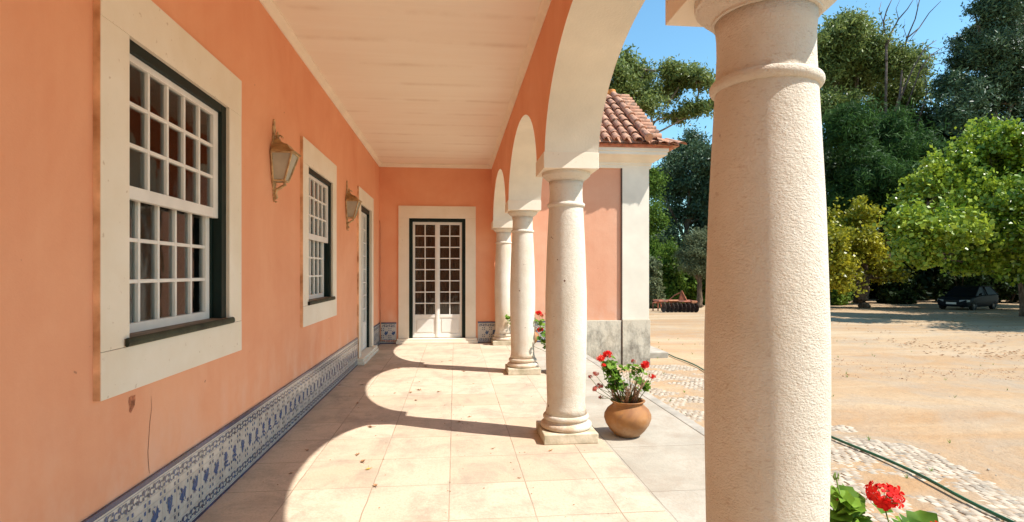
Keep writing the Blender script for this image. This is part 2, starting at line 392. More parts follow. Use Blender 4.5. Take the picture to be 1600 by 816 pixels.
# small rounded limestone setts beside the paving, fading out under blown sand
M['cobble'] = simple('limestone_sett', (.44, .37, .28), .9, .2, 14, .4, 60, .006, .15, c2=(.35, .28, .205))
M['cobble_dark'] = simple('grey_sett', (.38, .32, .245), .9, .25, 22, .4, 60, .006, .15)
mb = MB()
y = -3.0; row = 0
while y < 11.05:
    x = 2.235+(row % 2)*.03; pit = .076
    xe = 4.55 if y < 7 else 4.55+.1*(y-7)
    while x < xe:
        wv = .03*math.sin(x*2.2+row*.02)+.12*math.sin(x*1.1)
        cx, cy = x+rnd.uniform(-.007, .007), y+wv+rnd.uniform(-.007, .007)
        edge = (x-(xe-.55))/.55
        nn = mnoise.noise((cx*1.3, cy*1.3, 3))+.45*mnoise.noise((cx*4, cy*4, 9))
        far = max(0, (y-7.5)/4)
        if nn < .66-max(0, edge)*.95-far*.25 or (y < 3.2 and x < 3.6):
            s1, s2 = rnd.uniform(.0335, .0378), rnd.uniform(.0335, .0378)
            top = gz(cx, cy)+.035*mnoise.noise((cx*.5, cy*.5, 0))+.01*mnoise.noise((cx*2.3, cy*2.3, 4))+.005+rnd.uniform(-.002, .002)-max(0, nn+.1)*.022
            bot = top-.04; a0 = rnd.uniform(-.07, .07)
            def P(u, v_, z): return (cx+u*math.cos(a0)-v_*math.sin(a0), cy+u*math.sin(a0)+v_*math.cos(a0), z)
            k = .84
            lo = [P(-s1,-s2,bot), P(s1,-s2,bot), P(s1,s2,bot), P(-s1,s2,bot)]
            md = [P(-s1,-s2,top-.006), P(s1,-s2,top-.006), P(s1,s2,top-.006), P(-s1,s2,top-.006)]
            hi = [P(-s1*k,-s2*k,top), P(s1*k,-s2*k,top+rnd.uniform(-.002,.002)), P(s1*k,s2*k,top), P(-s1*k,s2*k,top+rnd.uniform(-.002,.002))]
            f = [(8,9,10,11)]+[(i, (i+1) % 4, 4+(i+1) % 4, 4+i) for i in range(4)]+[(4+i, 4+(i+1) % 4, 8+(i+1) % 4, 8+i) for i in range(4)]
            mb.add(lo+md+hi, f, 1 if rnd.random() < .22 else 0)
        x += pit
    y += .076; row += 1
tag(mb.build('cobble_path', ['cobble', 'cobble_dark'], smooth=50), kind='structure')

# gallery floor and the grey paving beside it
tag(MB().box((WX-.02, -5.2, -.6), (1.225, BY, 0)).build('floor', 'floor'), kind='structure')
tag(MB().box((1.225, -6, -.6), (2.12, BY-.045, -.004)).build('pavement', 'paving', bevel=.004), kind='structure')
mb = MB(); y = -6
while y < BY-.1:
    y2 = min(y+.98, BY-.045); mb.box((2.122, y+.004, -.7), (2.235, y2-.004, -.001)); y = y2
tag(mb.build('kerb', 'kerb', bevel=.01), kind='structure')

# ------------------------------------------------------------------ house
house = thing('house', 'orange plastered house with a vaulted arcade of white columns along its gallery', 'house', (WX, 3, 0))
# openings in the long wall: (y0, y1, z0, z1)
wins = [3.18-SP, 3.18, 6.22]; OW0, OW1, OZ0, OZ1 = -.55, .55, 1.07, 2.45
dleft = 9.31
ops = [(c+OW0, c+OW1, OZ0, OZ1) for c in wins]+[(dleft-.56, dleft+.56, .09, OZ1)]
mb = MB(); T = .45; y = -5.2
for a, b_, z0, z1 in ops:
    mb.box((WX-T, y, -.5), (WX, a, 3.9)); mb.box((WX-T, a, -.5), (WX, b_, z0)); mb.box((WX-T, a, z1), (WX, b_, 3.9)); y = b_
mb.box((WX-T, y, -.5), (WX, BY-.001, 3.9))
# hairline crack and chipped scar
pts = [(2.86, .80), (2.865, .74), (2.85, .68), (2.84, .60), (2.832, .54), (2.835, .49), (2.845, .43)]
def yz_ribbon(mb, pts, wd, x, mi):
    n = len(pts); L = []; Rr = []
    for i, p in enumerate(pts):
        a = pts[max(0, i-1)]; c = pts[min(n-1, i+1)]; dx, dy = c[0]-a[0], c[1]-a[1]; l = math.hypot(dx, dy) or 1
        ww = wd[i] if isinstance(wd, list) else wd
        L.append((x, p[0]-dy/l*ww/2, p[1]+dx/l*ww/2)); Rr.append((x, p[0]+dy/l*ww/2, p[1]-dx/l*ww/2))
    mb.add(L+Rr, [(i, i+1, n+i+1, n+i) for i in range(n-1)], mi)
yz_ribbon(mb, pts, [.001, .003, .004, .0035, .004, .004, .003], WX+.0012, 1)
poly = []
for k in range(14):
    t = 2*math.pi*k/14; r_ = .034*rnd.uniform(.6, 1.25); poly.append((2.70+r_*math.cos(t), .80+r_*math.sin(t)*1.05))
mb.add([(WX+.0014, *p) for p in poly], [tuple(range(14))], 2)
mb.build('wall', ['orange', 'crack', 'scar'], house)
# rooms behind the windows
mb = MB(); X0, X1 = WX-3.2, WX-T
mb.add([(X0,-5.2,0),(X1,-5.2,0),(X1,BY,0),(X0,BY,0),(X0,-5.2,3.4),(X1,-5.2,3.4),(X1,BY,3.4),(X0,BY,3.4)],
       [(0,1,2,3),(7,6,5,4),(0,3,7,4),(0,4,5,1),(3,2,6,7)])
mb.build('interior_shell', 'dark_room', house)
# other faces of the house body and the roof (seen only from outside)
mb = MB().box((-9, -5.5, -.6), (-8.6, BY, 3.9)).box((-8.6, -5.5, -.6), (WX-T, -5.2, 3.9))
mb.box((WX-T, -5.5, -.6), (1.155, -5.2, 3.9))
mb.build('outer_wall', 'pink', house)

# ceiling with cove moulding
mb = MB().box((WX-.01, -5.2, CZ), (CX-AH+.01, BY, CZ+.12))
sec = [(0, 0), (.055, 0), (.055, .012), (.04, .022), (.022, .05), (.012, .07), (0, .07)]
def cove(mb, p0, p1, nrm):     # runs p0->p1 under the ceiling, nrm points into the room
    mb.prism([(a, -b_) for a, b_ in sec], lambda a, b_: (p0[0]+nrm[0]*a, p0[1]+nrm[1]*a, CZ+b_), lambda a, b_: (p1[0]+nrm[0]*a, p1[1]+nrm[1]*a, CZ+b_))
mb.build('ceiling', 'ceiling', house); mb = MB()
cove(mb, (WX, -5.2), (WX, BY), (1, 0)); cove(mb, (CX-AH+.002, -5.2), (CX-AH+.002, BY), (-1, 0)); cove(mb, (WX+.002, BY), (CX-AH, BY), (0, -1))
M['moulding'] = simple('cream_moulding_paint', (.86, .77, .62), .75, .04, 3, .1)
mb.build('ceiling_moulding', 'moulding', house)

# arcade wall: orange faces, white soffits
AB, SPZ = .78, 2.30
def arc_pts(yc, n=40):
    a = SP/2-AH
    return [(yc+a*math.cos(math.pi*k/n), SPZ+AB*math.sin(math.pi*k/n)) for k in range(n+1)]
mb = MB(); xi, xo = CX-AH, CX+AH+.005; top = 3.9
centres = [(CY[i]+CY[i+1])/2 for i in range(len(CY)-1)]
for x, flip in ((xi, 0), (xo, 1)):
    for yc in centres:
        pts = arc_pts(yc); n = len(pts)
        vs = [(x, p[0], p[1]) for p in pts]+[(x, p[0], top) for p in pts]
        mb.add(vs, [(i, i+1, n+i+1, n+i) if flip else (i+1, i, n+i, n+i+1) for i in range(n-1)], 0)
    ends = CY+[BY+.02]
    for i, cy in enumerate(CY):
        y0 = cy-AH; y1 = cy+AH
        if i == len(CY)-1: y1 = BY
        if i == 0: y0 = -5.2
        mb.add([(x,y0,SPZ-.04),(x,y1,SPZ-.04),(x,y1,SPZ),(x,y0,SPZ),(x,y0,top),(x,y1,top)], [(0,1,2,3),(3,2,5,4)] if flip else [(3,2,1,0),(4,5,2,3)], 0)
for yc in centres:
    pts = arc_pts(yc, 64); n = len(pts)
    mb.add([(xi, *p) for p in pts]+[(xo, *p) for p in pts], [(i, i+1, n+i+1, n+i) for i in range(n-1)], 1)
    for sgn in (-1, 1):
        yy = yc+sgn*(SP/2-AH); mb.add([(xi,yy,SPZ-.04),(xo,yy,SPZ-.04),(xo,yy,SPZ),(xi,yy,SPZ)], [(0,1,2,3)], 1)
mb.add([(xi,-5.2,top),(xo,-5.2,top),(xo,BY,top),(xi,BY,top)], [(0,1,2,3)], 0)
aw = mb.build('arcade_wall', ['orange', 'white_plaster'], house)
for p in aw.data.polygons:
    if p.material_index == 1: p.use_smooth = True
# impost blocks, columns
def column(cy, last=False):
    e = bpy.data.objects.new('column', None); col.objects.link(e); e.parent = house; e.location = Vector((CX, cy, 0))-house.location
    c = (CX, cy, 0)
    mb = MB(); h = AH+.007
    mb.box((CX-h, cy-h, 2.240), (CX+h, (cy+h) if not last else BY-.002, 2.372)); mb.build('impost', 'stone', e, bevel=.003)
    mb = MB().lathe([(.146, 2.164), (.154, 2.165), (.154, 2.172), (.157, 2.175), (.172, 2.184), (.188, 2.198), (.196, 2.208), (.203, 2.212), (.205, 2.222), (.205, 2.2395)], c, 64); mb.build('capital', 'column', e, smooth=35)
    pr = []
    for k in range(9): t = math.pi*(k/8)-math.pi/2; pr.append((.146+.015*math.cos(t), 1.964+.018*math.sin(t)))
    MB().lathe([(.12, 1.946)]+pr+[(.12, 1.982)], c, 64).build('astragal', 'column', e, smooth=50)
    prof = []
    for k in range(41):
        z = .205+(2.166-.205)*k/40
        kn = [(.205,.176),(.225,.166),(.26,.160),(.6,.170),(.95,.1755),(1.2,.1755),(1.6,.163),(1.95,.145),(2.05,.139),(2.13,.138),(2.17,.146)]
        for (a, ra), (b_, rb) in zip(kn, kn[1:]):
            if a <= z <= b_+1e-6:
                t = (z-a)/(b_-a); r_ = ra+(rb-ra)*t; break
        prof.append((r_, z))
    pr2 = [prof[0]]+[((prof[i-1][0]+2*prof[i][0]+prof[i+1][0])/4, prof[i][1]) for i in range(1, 40)]+[prof[-1]]
    MB().lathe(pr2, c, 96).build('shaft', 'column', e, smooth='all')
    bp = [(.18, .083)]
    for k in range(9): t = math.pi*(k/8)-math.pi/2; bp.append((.192+.026*math.cos(t), .110+.026*math.sin(t)))
    bp += [(.186, .138), (.180, .146), (.180, .152)]
    for k in range(9): t = math.pi*(k/8)-math.pi/2; bp.append((.172+.024*math.cos(t), .178+.024*math.sin(t)))
    bp += [(.165, .2045)]
    MB().lathe(bp, c, 72).build('base', 'column', e, smooth=50)
    MB().box((CX-.225, cy-.225, 0), (CX+.225, cy+.225, .0825)).build('plinth', 'plinth', e, bevel=.007)
    return e
for i, cy in enumerate(CY): column(cy, i == len(CY)-1)

# dado of blue and white tiles
def leafpoly(cx, cy, l, wd, a):
    out = []
    for u, v_ in ((0, 0), (.3, .5), (.65, .42), (1, 0), (.65, -.42), (.3, -.5)):
        x, y = u*l, v_*wd; out.append((cx+x*math.cos(a)-y*math.sin(a), cy+x*math.sin(a)+y*math.cos(a)))
    return out
def dado(s0, s1, f, H=.415):
    """f(s, z, d) -> world point; s runs along the wall, d is the distance off the wall"""
    mb = MB(); D = .014
    def quad(a, b_, c, d_, dd, mi): mb.add([f(a, c, dd), f(b_, c, dd), f(b_, d_, dd), f(a, d_, dd)], [(0,1,2,3)], mi)
    def pol(p, dd, mi): mb.add([f(x, z, dd) for x, z in p], [tuple(range(len(p)))], mi)
    mb.add([f(s0,0,0),f(s1,0,0),f(s1,H,0),f(s0,H,0),f(s0,0,D),f(s1,0,D),f(s1,H,D),f(s0,H,D)], [(4,5,6,7),(3,2,6,7),(0,3,7,4),(1,5,6,2)], 0)
    e = D+.0012; e2 = D+.0024
    mb.add([f(s0,H-.022,e),f(s1,H-.022,e),f(s1,H+.001,e),f(s0,H+.001,e),f(s1,H+.001,0),f(s0,H+.001,0)], [(0,1,2,3),(3,2,4,5)], 3)
    quad(s0, s1, 0, .018, e, 3)
    quad(s0, s1, H-.033, H-.031, e, 2); quad(s0, s1, .026, .028, e, 2)
    t = .14; n0 = int(math.ceil(s0/t)); k = n0
    for z in (.14, .28): quad(s0, s1, z-.0009, z+.0009, e, 4)
    for z in (.100, .320): quad(s0, s1, z-.0009, z+.0009, e, 4)
    while k*t < s1:
        s = k*t
        if s-.001 > s0 and s+.001 < s1: quad(s-.0008, s+.0008, .028, H-.033, e, 4)
        for z in (.14, .28):
            for du in (-.019, .019):
                for dv in (-.019, .019):
                    u = s+du
                    if u-.007 > s0 and u+.007 < s1:
                        q = .0085
                        pol([(u-q*rnd.uniform(.7,1.1), z+dv-q), (u+q, z+dv-q*rnd.uniform(.8,1.3)), (u+q*rnd.uniform(.7,1.1), z+dv+q*1.3), (u-q, z+dv+q)], e, 2 if rnd.random() < .7 else 1)
        cx = s+t/2
        if cx-.05 > s0 and cx+.05 < s1:
            cz = .21+rnd.uniform(-.004, .004); kind = rnd.randrange(4); mi = 1
            for j in range(15):
                a = rnd.uniform(0, 6.28); rr_ = rnd.uniform(.016, .046); pol(leafpoly(cx+rr_*math.cos(a)*.8, cz+rr_*math.sin(a), rnd.uniform(.010, .018), .008, rnd.uniform(0, 6.28)), e+.0001*j, mi)
            if kind < 2:      # flower with stalk
                for j in range(6): pol(leafpoly(cx, cz+.018, rnd.uniform(.028, .036), .024, j*math.pi/3+rnd.uniform(-.2, .2)), e+.0002*j, mi)
                pol([(cx-.002, cz), (cx+.002, cz), (cx-.004, cz-.05), (cx-.008, cz-.048)], e2, mi)
                for j in range(4): pol(leafpoly(cx-.003, cz-.01-.011*j, .040, .017, (-.5 if j % 2 else math.pi+.5)+rnd.uniform(-.3, .5)), e2+.0002*j, mi)
            elif kind == 2:   # spray of leaves
                for j in range(9):
                    a = math.pi/2+(-1)**j*(.25+.12*j); pol(leafpoly(cx, cz-.050+.010*j, .046-.002*j, .018, a), e+.0002*j, mi)
            else:             # bird-like figure
                pol([(cx-.042, cz-.016), (cx-.010, cz-.036), (cx+.024, cz-.018), (cx+.034, cz+.022), (cx+.018, cz+.036), (cx+.004, cz+.012), (cx-.022, cz+.010)], e, mi)
                for j in range(3): pol(leafpoly(cx-.006, cz-.024, .030, .007, -math.pi/2+(j-1)*.7), e2+.0002*j, mi)
                pol(leafpoly(cx-.004, cz+.004, .042, .016, 2.1), e2+.001, mi)
        k += 1
    # scroll borders
    for zb, zh, fl in ((.323, .055, 1), (.032, .062, -1)):
        u = math.ceil(s0/.047)*.047
        j = 0
        while u+.056 < s1:
            mi = 2 if rnd.random() < .8 else 1; cz = zb+zh/2; c0 = u+.014; ph = 1 if j % 2 else -1
            pts = []
            for q in range(12):
                a = q/11*4.4; r_ = .021*(1-.62*q/11); pts.append((c0+.006+r_*math.cos(a+1.2), cz+ph*r_*math.sin(a+1.2)*1.05))
            n = len(pts); L = []; Rr = []
            for i, p in enumerate(pts):
                a = pts[max(0, i-1)]; c = pts[min(n-1, i+1)]; dx, dy = c[0]-a[0], c[1]-a[1]; l = math.hypot(dx, dy) or 1; wd = .0078
                L.append(f(p[0]-dy/l*wd/2, p[1]+dx/l*wd/2, e)); Rr.append(f(p[0]+dy/l*wd/2, p[1]-dx/l*wd/2, e))
            mb.add(L+Rr, [(i, i+1, n+i+1, n+i) for i in range(n-1)], mi)
            q = .0085; d = u+.041
            pol([(d-q, cz+ph*.015-q), (d+q, cz+ph*.015-q), (d+q, cz+ph*.015+q), (d-q, cz+ph*.015+q)], e, 2)
            pol(leafpoly(d-.010, cz-ph*.004, .030, .018, -ph*.9), e2, mi)
            pol(leafpoly(d+.006, cz-ph*.02, .024, .014, ph*2.2), e2+.0003, mi)
            u += .047; j += 1
    return mb
TM = ['tile_white', 'tile_blue', 'tile_slate', 'tile_edge', 'tile_joint']
dl = dado(-5.2, dleft-.76-.002, lambda s, z, d: (WX+d, s, z)); dl.build('tile_dado', TM, house)
dado(dleft+.76+.002, BY-.02, lambda s, z, d: (WX+d, s, z)).build('tile_dado', TM, house)

# sash windows
def sash(mb, y0, y1, z0, z1, x, cols, rows, stl=.064, str_=.064, rb=.06, rt=.05, mt=.019, th=.035, yp=None):
    xb, xf = x-th, x
    mb.box((xb, y0, z0), (xf, y0+stl, z1)); mb.box((xb, y1-str_, z0), (xf, y1, z1))
    mb.box((xb, y0+stl, z0), (xf, y1-str_, z0+rb)); mb.box((xb, y0+stl, z1-rt), (xf, y1-str_, z1))
    a, b_ = y0+stl, y1-str_; p = (b_-a)/cols
    for i in range(1, cols): mb.box((xb+.006, a+p*i-mt/2, z0+rb), (xf-.004, a+p*i+mt/2, z1-rt))
    c, d = z0+rb, z1-rt; q = (d-c)/rows
    for j in range(1, rows): mb.box((xb+.007, a, c+q*j-mt/2), (xf-.006, b_, c+q*j+mt/2))
def window(c):
    e = bpy.data.objects.new('window', None); col.objects.link(e); e.parent = house; e.location = Vector((WX, c, OZ0))-house.location
    F = WX+.03; a, b_ = c+OW0, c+OW1; oa, ob = c-.752, c+.752
    bk = WX-.16
    mb = MB()
    mb.box((bk, oa, OZ1), (F, ob, 2.69)); mb.box((bk, oa, .872), (F, ob, OZ0-.001))
    mb.box((bk, oa, OZ0+.001), (F-.001, a, OZ1-.001)); mb.box((bk, b_, OZ0+.001), (F-.001, ob, OZ1-.001))
    for (z) in (OZ0, OZ1): mb.box((bk, oa+.001, z-.0012), (F-.0035, a, z+.0012), 1); mb.box((bk, b_, z-.0012), (F-.0035, ob-.001, z+.0012), 1)
    mb.box((WX-.01, oa-.002, .873), (F-.003, oa+.001, 2.689), 2)
    mb.build('frame', ['stone', 'joint', 'rust_edge'], e, bevel=.0025)
    g = WX+.009
    mb = MB()
    mb.box((bk, a, OZ0), (g, a+.02, OZ1)); mb.box((bk, b_-.07, OZ0), (g, b_, OZ1)); mb.box((bk, a+.02, 2.40), (g, b_-.07, OZ1))
    mb.box((bk, b_-.088, OZ0), (g-.055, b_-.07, 2.40))
    mb.build('sash_box', 'green_paint', e, bevel=.003)
    mb = MB(); sash(mb, a+.021, b_-.071, 1.735, 2.399, WX-.012, 5, 3, stl=.045, rt=.034, rb=.060)
    mb.build('upper_sash', 'white_paint', e, bevel=.003)
    mb = MB(); sash(mb, a+.021, b_-.071-.018, 1.095, 1.79, WX-.056, 5, 3, stl=.045, str_=.05, rt=.04, rb=.062)
    mb.build('lower_sash', 'white_paint', e, bevel=.003)
    mb = MB(); mb.box((WX-.036, a+.06, 1.79), (WX-.032, b_-.13, 2.37)); mb.box((WX-.080, a+.06, 1.15), (WX-.076, b_-.13, 1.755))
    mb.build('glass', 'glass', e)
    mb = MB()
    sec2 = [(WX-.12, OZ0+.004), (F+.003, OZ0+.004), (F+.0035, OZ0+.012), (F+.0035, OZ0+.028), (F+.002, OZ0+.037), (WX-.12, OZ0+.045)]
    mb.prism(sec2, lambda x, z: (x, a-.04 if x > F-.002 else a+.0, z), lambda x, z: (x, b_+.03 if x > F-.002 else b_, z))
    mb.prism([(F+.010, OZ0+.0), (F+.019, OZ0+.006), (F+.022, OZ0+.018), (F+.019, OZ0+.034), (F+.008, OZ0+.041), (F+.004, OZ0+.03), (F+.004, OZ0+.006)], lambda x, z: (x, a-.043, z), lambda x, z: (x, b_+.033, z), 1)
    mb.build('sill', ['wood_sill', 'sill_nose'], e, bevel=.002)
    return e
for c in wins: window(c)

def door(parent, f, cy, side_cols=2, rows=8):
    """double french door; f(s,d,z) -> world with s along the wall, d out of the wall (0 = plaster face)"""
    e = bpy.data.objects.new('double_door', None); col.objects.link(e); e.parent = parent
    e.location = Vector(f(cy, 0, 0))-parent.location
    def bx(mb, s0, s1, d0, d1, z0, z1, mi=0):
        p, q = f(s0, d0, z0), f(s1, d1, z1); mb.box(p, q, mi)
    F = .03; a, b_ = cy-.55, cy+.55; bk = -.16
    mb = MB(); bx(mb, cy-.752, cy+.752, bk, F, OZ1, 2.69)
    bx(mb, cy-.752, a, bk, F-.001, .10, OZ1-.001); bx(mb, b_, cy+.752, bk, F-.001, .10, OZ1-.001)
    bx(mb, cy-.751, a, bk, F-.0035, OZ1-.0012, OZ1+.0012, 1); bx(mb, b_, cy+.751, bk, F-.0035, OZ1-.0012, OZ1+.0012, 1)
    bx(mb, cy-.754, cy-.751, -.01, F-.003, .1, 2.689, 2)
    mb.build('frame', ['stone', 'joint', 'rust_edge'], e, bevel=.0025)
    mb = MB(); bx(mb, cy-.79, cy+.79, bk, .115, 0.001, .05); bx(mb, cy-.775, cy+.775, bk, .095, .0505, .098)
    mb.build('threshold', 'stone', e, bevel=.006)
    g = -.012
    mb = MB(); bx(mb, a, a+.065, bk, g, .1, OZ1); bx(mb, b_-.065, b_, bk, g, .1, OZ1); bx(mb, a+.065, b_-.065, bk, g, 2.385, OZ1)
    mb.build('door_frame', 'green_paint', e, bevel=.003)
    s = .045
    for k in (0, 1):
        y0 = a+.068 if k == 0 else cy+.002; y1 = cy-.002 if k == 0 else b_-.068
        leaf = MB(); d0, d1 = -.095, -.05
        bx(leaf, y0, y0+s, d0, d1, .11, 2.383); bx(leaf, y1-s, y1, d0, d1, .11, 2.383)
        ya, yb = y0+s, y1-s
        bx(leaf, ya, yb, d0, d1, 2.33, 2.383); bx(leaf, ya, yb, d0, d1, .11, .18); bx(leaf, ya, yb, d0, d1, .50, .56)
        bx(leaf, ya, yb, d0+.012, d1-.014, .18, .50); bx(leaf, ya+.035, yb-.035, d0+.02, d1-.004, .215, .465)
        q = (2.33-.56)/rows
        for j in range(1, rows): bx(leaf, ya, yb, d0+.008, d1-.006, .56+q*j-.010, .56+q*j+.010)
        bx(leaf, (ya+yb)/2-.010, (ya+yb)/2+.010, d0+.006, d1-.004, .56, 2.33)
        if k == 0: bx(leaf, y1-.02, y1+.022, d1+.001, d1+.014, .12, 2.375)
        leaf.build('door_leaf', 'white_paint', e, bevel=.0025)
    mb = MB(); bx(mb, a+.1, b_-.1, -.078, -.074, .55, 2.34); mb.build('glass', 'glass', e)
    return e
door(house, lambda s, d, z: (WX+d, s, z), dleft)
# tiled roof of the house (seen only from outside)
def tile_rows(mb, u0, u1, P, L, pitch=.2, r=.095, seglen=.42, mi=0, ns=6):
    """P(u, t, h): u across rows, t down the slope from the top, h off the slope"""
    u = u0
    while u <= u1+1e-6:
        t = 0; j = 0
        while t < L-.02:
            t2 = min(t+seglen, L); ra, rb = r*.80, r*rnd.uniform(.97, 1.05); du = rnd.uniform(-.006, .006); hh = rnd.uniform(0, .008)
            vs = []
            for tt, rr, ho in ((t-.05, ra, .02), (t2, rb, .045)):
                for k in range(ns+1):
                    a = math.pi*k/ns; vs.append(P(u+du+rr*math.cos(a), tt, ho+hh+rr*math.sin(a)*.85))
            n = ns+1
            for k in range(n): vs.append(P(u+du+(rb-.014)*math.cos(math.pi*k/ns), t2, .045+hh+(rb-.014)*math.sin(math.pi*k/ns)*.85))
            mb.add(vs, [(k, k+1, n+k+1, n+k) for k in range(ns)]+[(n+k, n+k+1, 2*n+k+1, 2*n+k) for k in range(ns)], mi)
            t = t2; j += 1
        u += pitch
def roof_sheet(mb, c, mi=0): mb.add(c, [(0, 1, 2, 3)], mi)
mb = MB()
ang = R(24); XR = -4.8; ZR = 3.94+(1.62-XR)*math.tan(ang)
def PH(u, t, h): return (XR+t*math.cos(ang)+h*math.sin(ang), u, ZR-t*math.sin(ang)+h*math.cos(ang))
Lh = (1.62-XR)/math.cos(ang)
mb.add([PH(-5.9, 0, 0), PH(-5.9, Lh, 0), PH(BY-.5, Lh, 0), PH(BY-.5, 0, 0), (-11, -5.9, ZR-2.7), (-11, BY-.5, ZR-2.7)], [(0,1,2,3), (0,3,5,4)])
mb.add([PH(-5.9, 0, -.08), PH(-5.9, Lh, -.08), PH(BY-.5, Lh, -.08), PH(BY-.5, 0, -.08)], [(3,2,1,0)])
tile_rows(mb, -5.8, BY-.7, PH, Lh, .22, .1, .9, ns=4)
mb.build('roof', 'rooftile', house)
mb = MB()
secc = [(0, 3.56), (.03, 3.56), (.04, 3.62), (.10, 3.66), (.20, 3.74), (.30, 3.77), (.32, 3.80), (.32, 3.87), (0, 3.87)]
mb.prism(secc, lambda a, z: (xo+a, -5.6, z), lambda a, z: (xo+a, BY-.45, z)); mb.build('cornice', 'white_plaster', house)

# ------------------------------------------------------------------ wing at the end of the gallery
wing = thing('house_wing', 'pink house wing with white corner pilaster, stained stone base and clay tiled roof', 'house', (1.2, BY, 0))
WR = 3.93
mb = MB(); dcx = -.345
mb.box((-9, BY, -.8), (dcx-.56, BY+.4, 3.86)); mb.box((dcx-.56, BY, 2.45), (dcx+.56, BY+.4, 3.86)); mb.box((dcx-.56, BY, -.8), (dcx+.56, BY+.4, .09))
mb.box((dcx+.56, BY, -.8), (CX+.2, BY+.4, 3.86)); mb.box((CX+.2, BY, -.8), (WR-.03, BY+.4, 3.86), 1)
mb.box((WR-.43, BY+.4, -.8), (WR-.03, 17.5, 3.86), 1); mb.box((-9, 17.1, -.8), (WR-.43, 17.5, 3.86), 1); mb.box((-9, BY+.4, -.8), (-8.6, 17.1, 3.86), 1)
mb.prism([(BY+.15, 3.86), (14.3, 5.75), (17.3, 3.86)], lambda y, z: (WR-.2, y, z), lambda y, z: (WR-.05, y, z), 1)
mb.build('wall', ['orange', 'pink'], wing)
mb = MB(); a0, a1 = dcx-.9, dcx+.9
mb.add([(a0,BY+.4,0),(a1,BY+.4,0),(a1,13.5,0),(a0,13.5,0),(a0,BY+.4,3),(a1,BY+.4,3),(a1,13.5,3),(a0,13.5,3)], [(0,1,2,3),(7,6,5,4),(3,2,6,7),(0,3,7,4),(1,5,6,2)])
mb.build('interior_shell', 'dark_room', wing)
door(wing, lambda s, d, z: (s, BY-d, z), dcx)
dado(WX+.016, dcx-.792, lambda s, z, d: (s, BY-d, z)).build('tile_dado', TM, wing)
dado(dcx+.792, CX+AH+.75, lambda s, z, d: (s, BY-d, z)).build('tile_dado', TM, wing)
MB().box((3.37, BY-.035, .43), (WR, BY+.001, 3.55)).box((WR-.029, BY+.001, .43), (WR, BY+.55, 3.55)).build('pilaster', 'white_plaster', wing, bevel=.004)
MB().box((CX+AH+.752, BY-.04, -.8), (3.348, BY, .418)).box((3.372, BY-.06, -.8), (WR+.02, BY, .428)).box((WR-.03, BY, -.8), (WR+.02, BY+.6, .428)).box((WR-.03, BY+.602, -.8), (WR, 17.3, .41)).build('stone_base', 'stained', wing, bevel=.005)
MB().box((3.348, BY-.037, -.5), (3.372, BY-.002, 3.5)).build('recess_pipe', 'joint', wing)
# cornice round the corner
secc = [(0, 3.50), (.032, 3.50), (.038, 3.515), (.038, 3.56), (.055, 3.575), (.055, 3.61), (.12, 3.645), (.20, 3.70), (.27, 3.725), (.29, 3.735), (.29, 3.79), (.31, 3.80), (.31, 3.862), (0, 3.862)]
mb = MB(); n = len(secc)
vs = [(CX+AH+.012, BY-a, z) for a, z in secc]+[(WR+a, BY-a, z) for a, z in secc]+[(WR+a, 17.4, z) for a, z in secc]
mb.add(vs, [(s*n+i, s*n+(i+1) % n, (s+1)*n+(i+1) % n, (s+1)*n+i) for s in (0, 1) for i in range(n)]+[tuple(range(n)), tuple(2*n+i for i in range(n))[::-1]])
mb.build('cornice', 'white_plaster', wing)
MB().box((CX+AH+.05, BY-.34, 3.865), (WR+.38, BY-.26, 3.962)).box((CX+AH+.05, BY-.26, 3.865), (WR+.38, BY+.2, 3.93)).box((WR-.1, BY+.2, 3.865), (WR+.36, 17.4, 3.90)).build('fascia', 'brick', wing)
# roof: front slope, verge tiles, ridge
mb = MB(); EY, EZ = 10.62, 3.935; RYY, RZZ = 12.95, 5.55
LL = math.hypot(RYY-EY, RZZ-EZ); ca, sa = (RYY-EY)/LL, (RZZ-EZ)/LL
def PW(u, t, h): return (u, RYY-t*ca-h*sa, RZZ-t*sa+h*ca)
mb.add([PW(-9, 0, 0), PW(-9, LL, 0), PW(4.05, LL, 0), PW(4.05, 0, 0)], [(0,1,2,3)]); mb.add([PW(-9, 0, -.03), PW(-9, LL, -.03), PW(4.05, LL, -.03), PW(4.05, 0, -.03)], [(3,2,1,0)])
tile_rows(mb, -8.9, 3.62, PW, LL, .208, .085, .36)
# barrel row over the verge joint
for q in range(7):
    t0, t1 = q*LL/7, (q+1)*LL/7; u0 = 3.72+.05*t0/LL; u1 = 3.72+.05*t1/LL
    mb.tube([PW(u0, t0-.04, .09), PW(u1, t1, .115)], [.068, .085], 10, 0)
# verge tiles lying across the slope
for q in range(13):
    t = .10+q*(LL-.12)/13; u0 = 3.74; vs = []
    for u, rr in ((u0, .062), (4.10+rnd.uniform(-.01, .01), .076)):
        for k in range(7):
            a = math.pi*k/6; vs.append(PW(u, t+rr*math.cos(a), .06+rr*math.sin(a)-(u-u0)*.05))
    mb.add(vs, [(k, k+1, 8+k, 7+k) for k in range(6)]+[tuple(range(7, 14))])
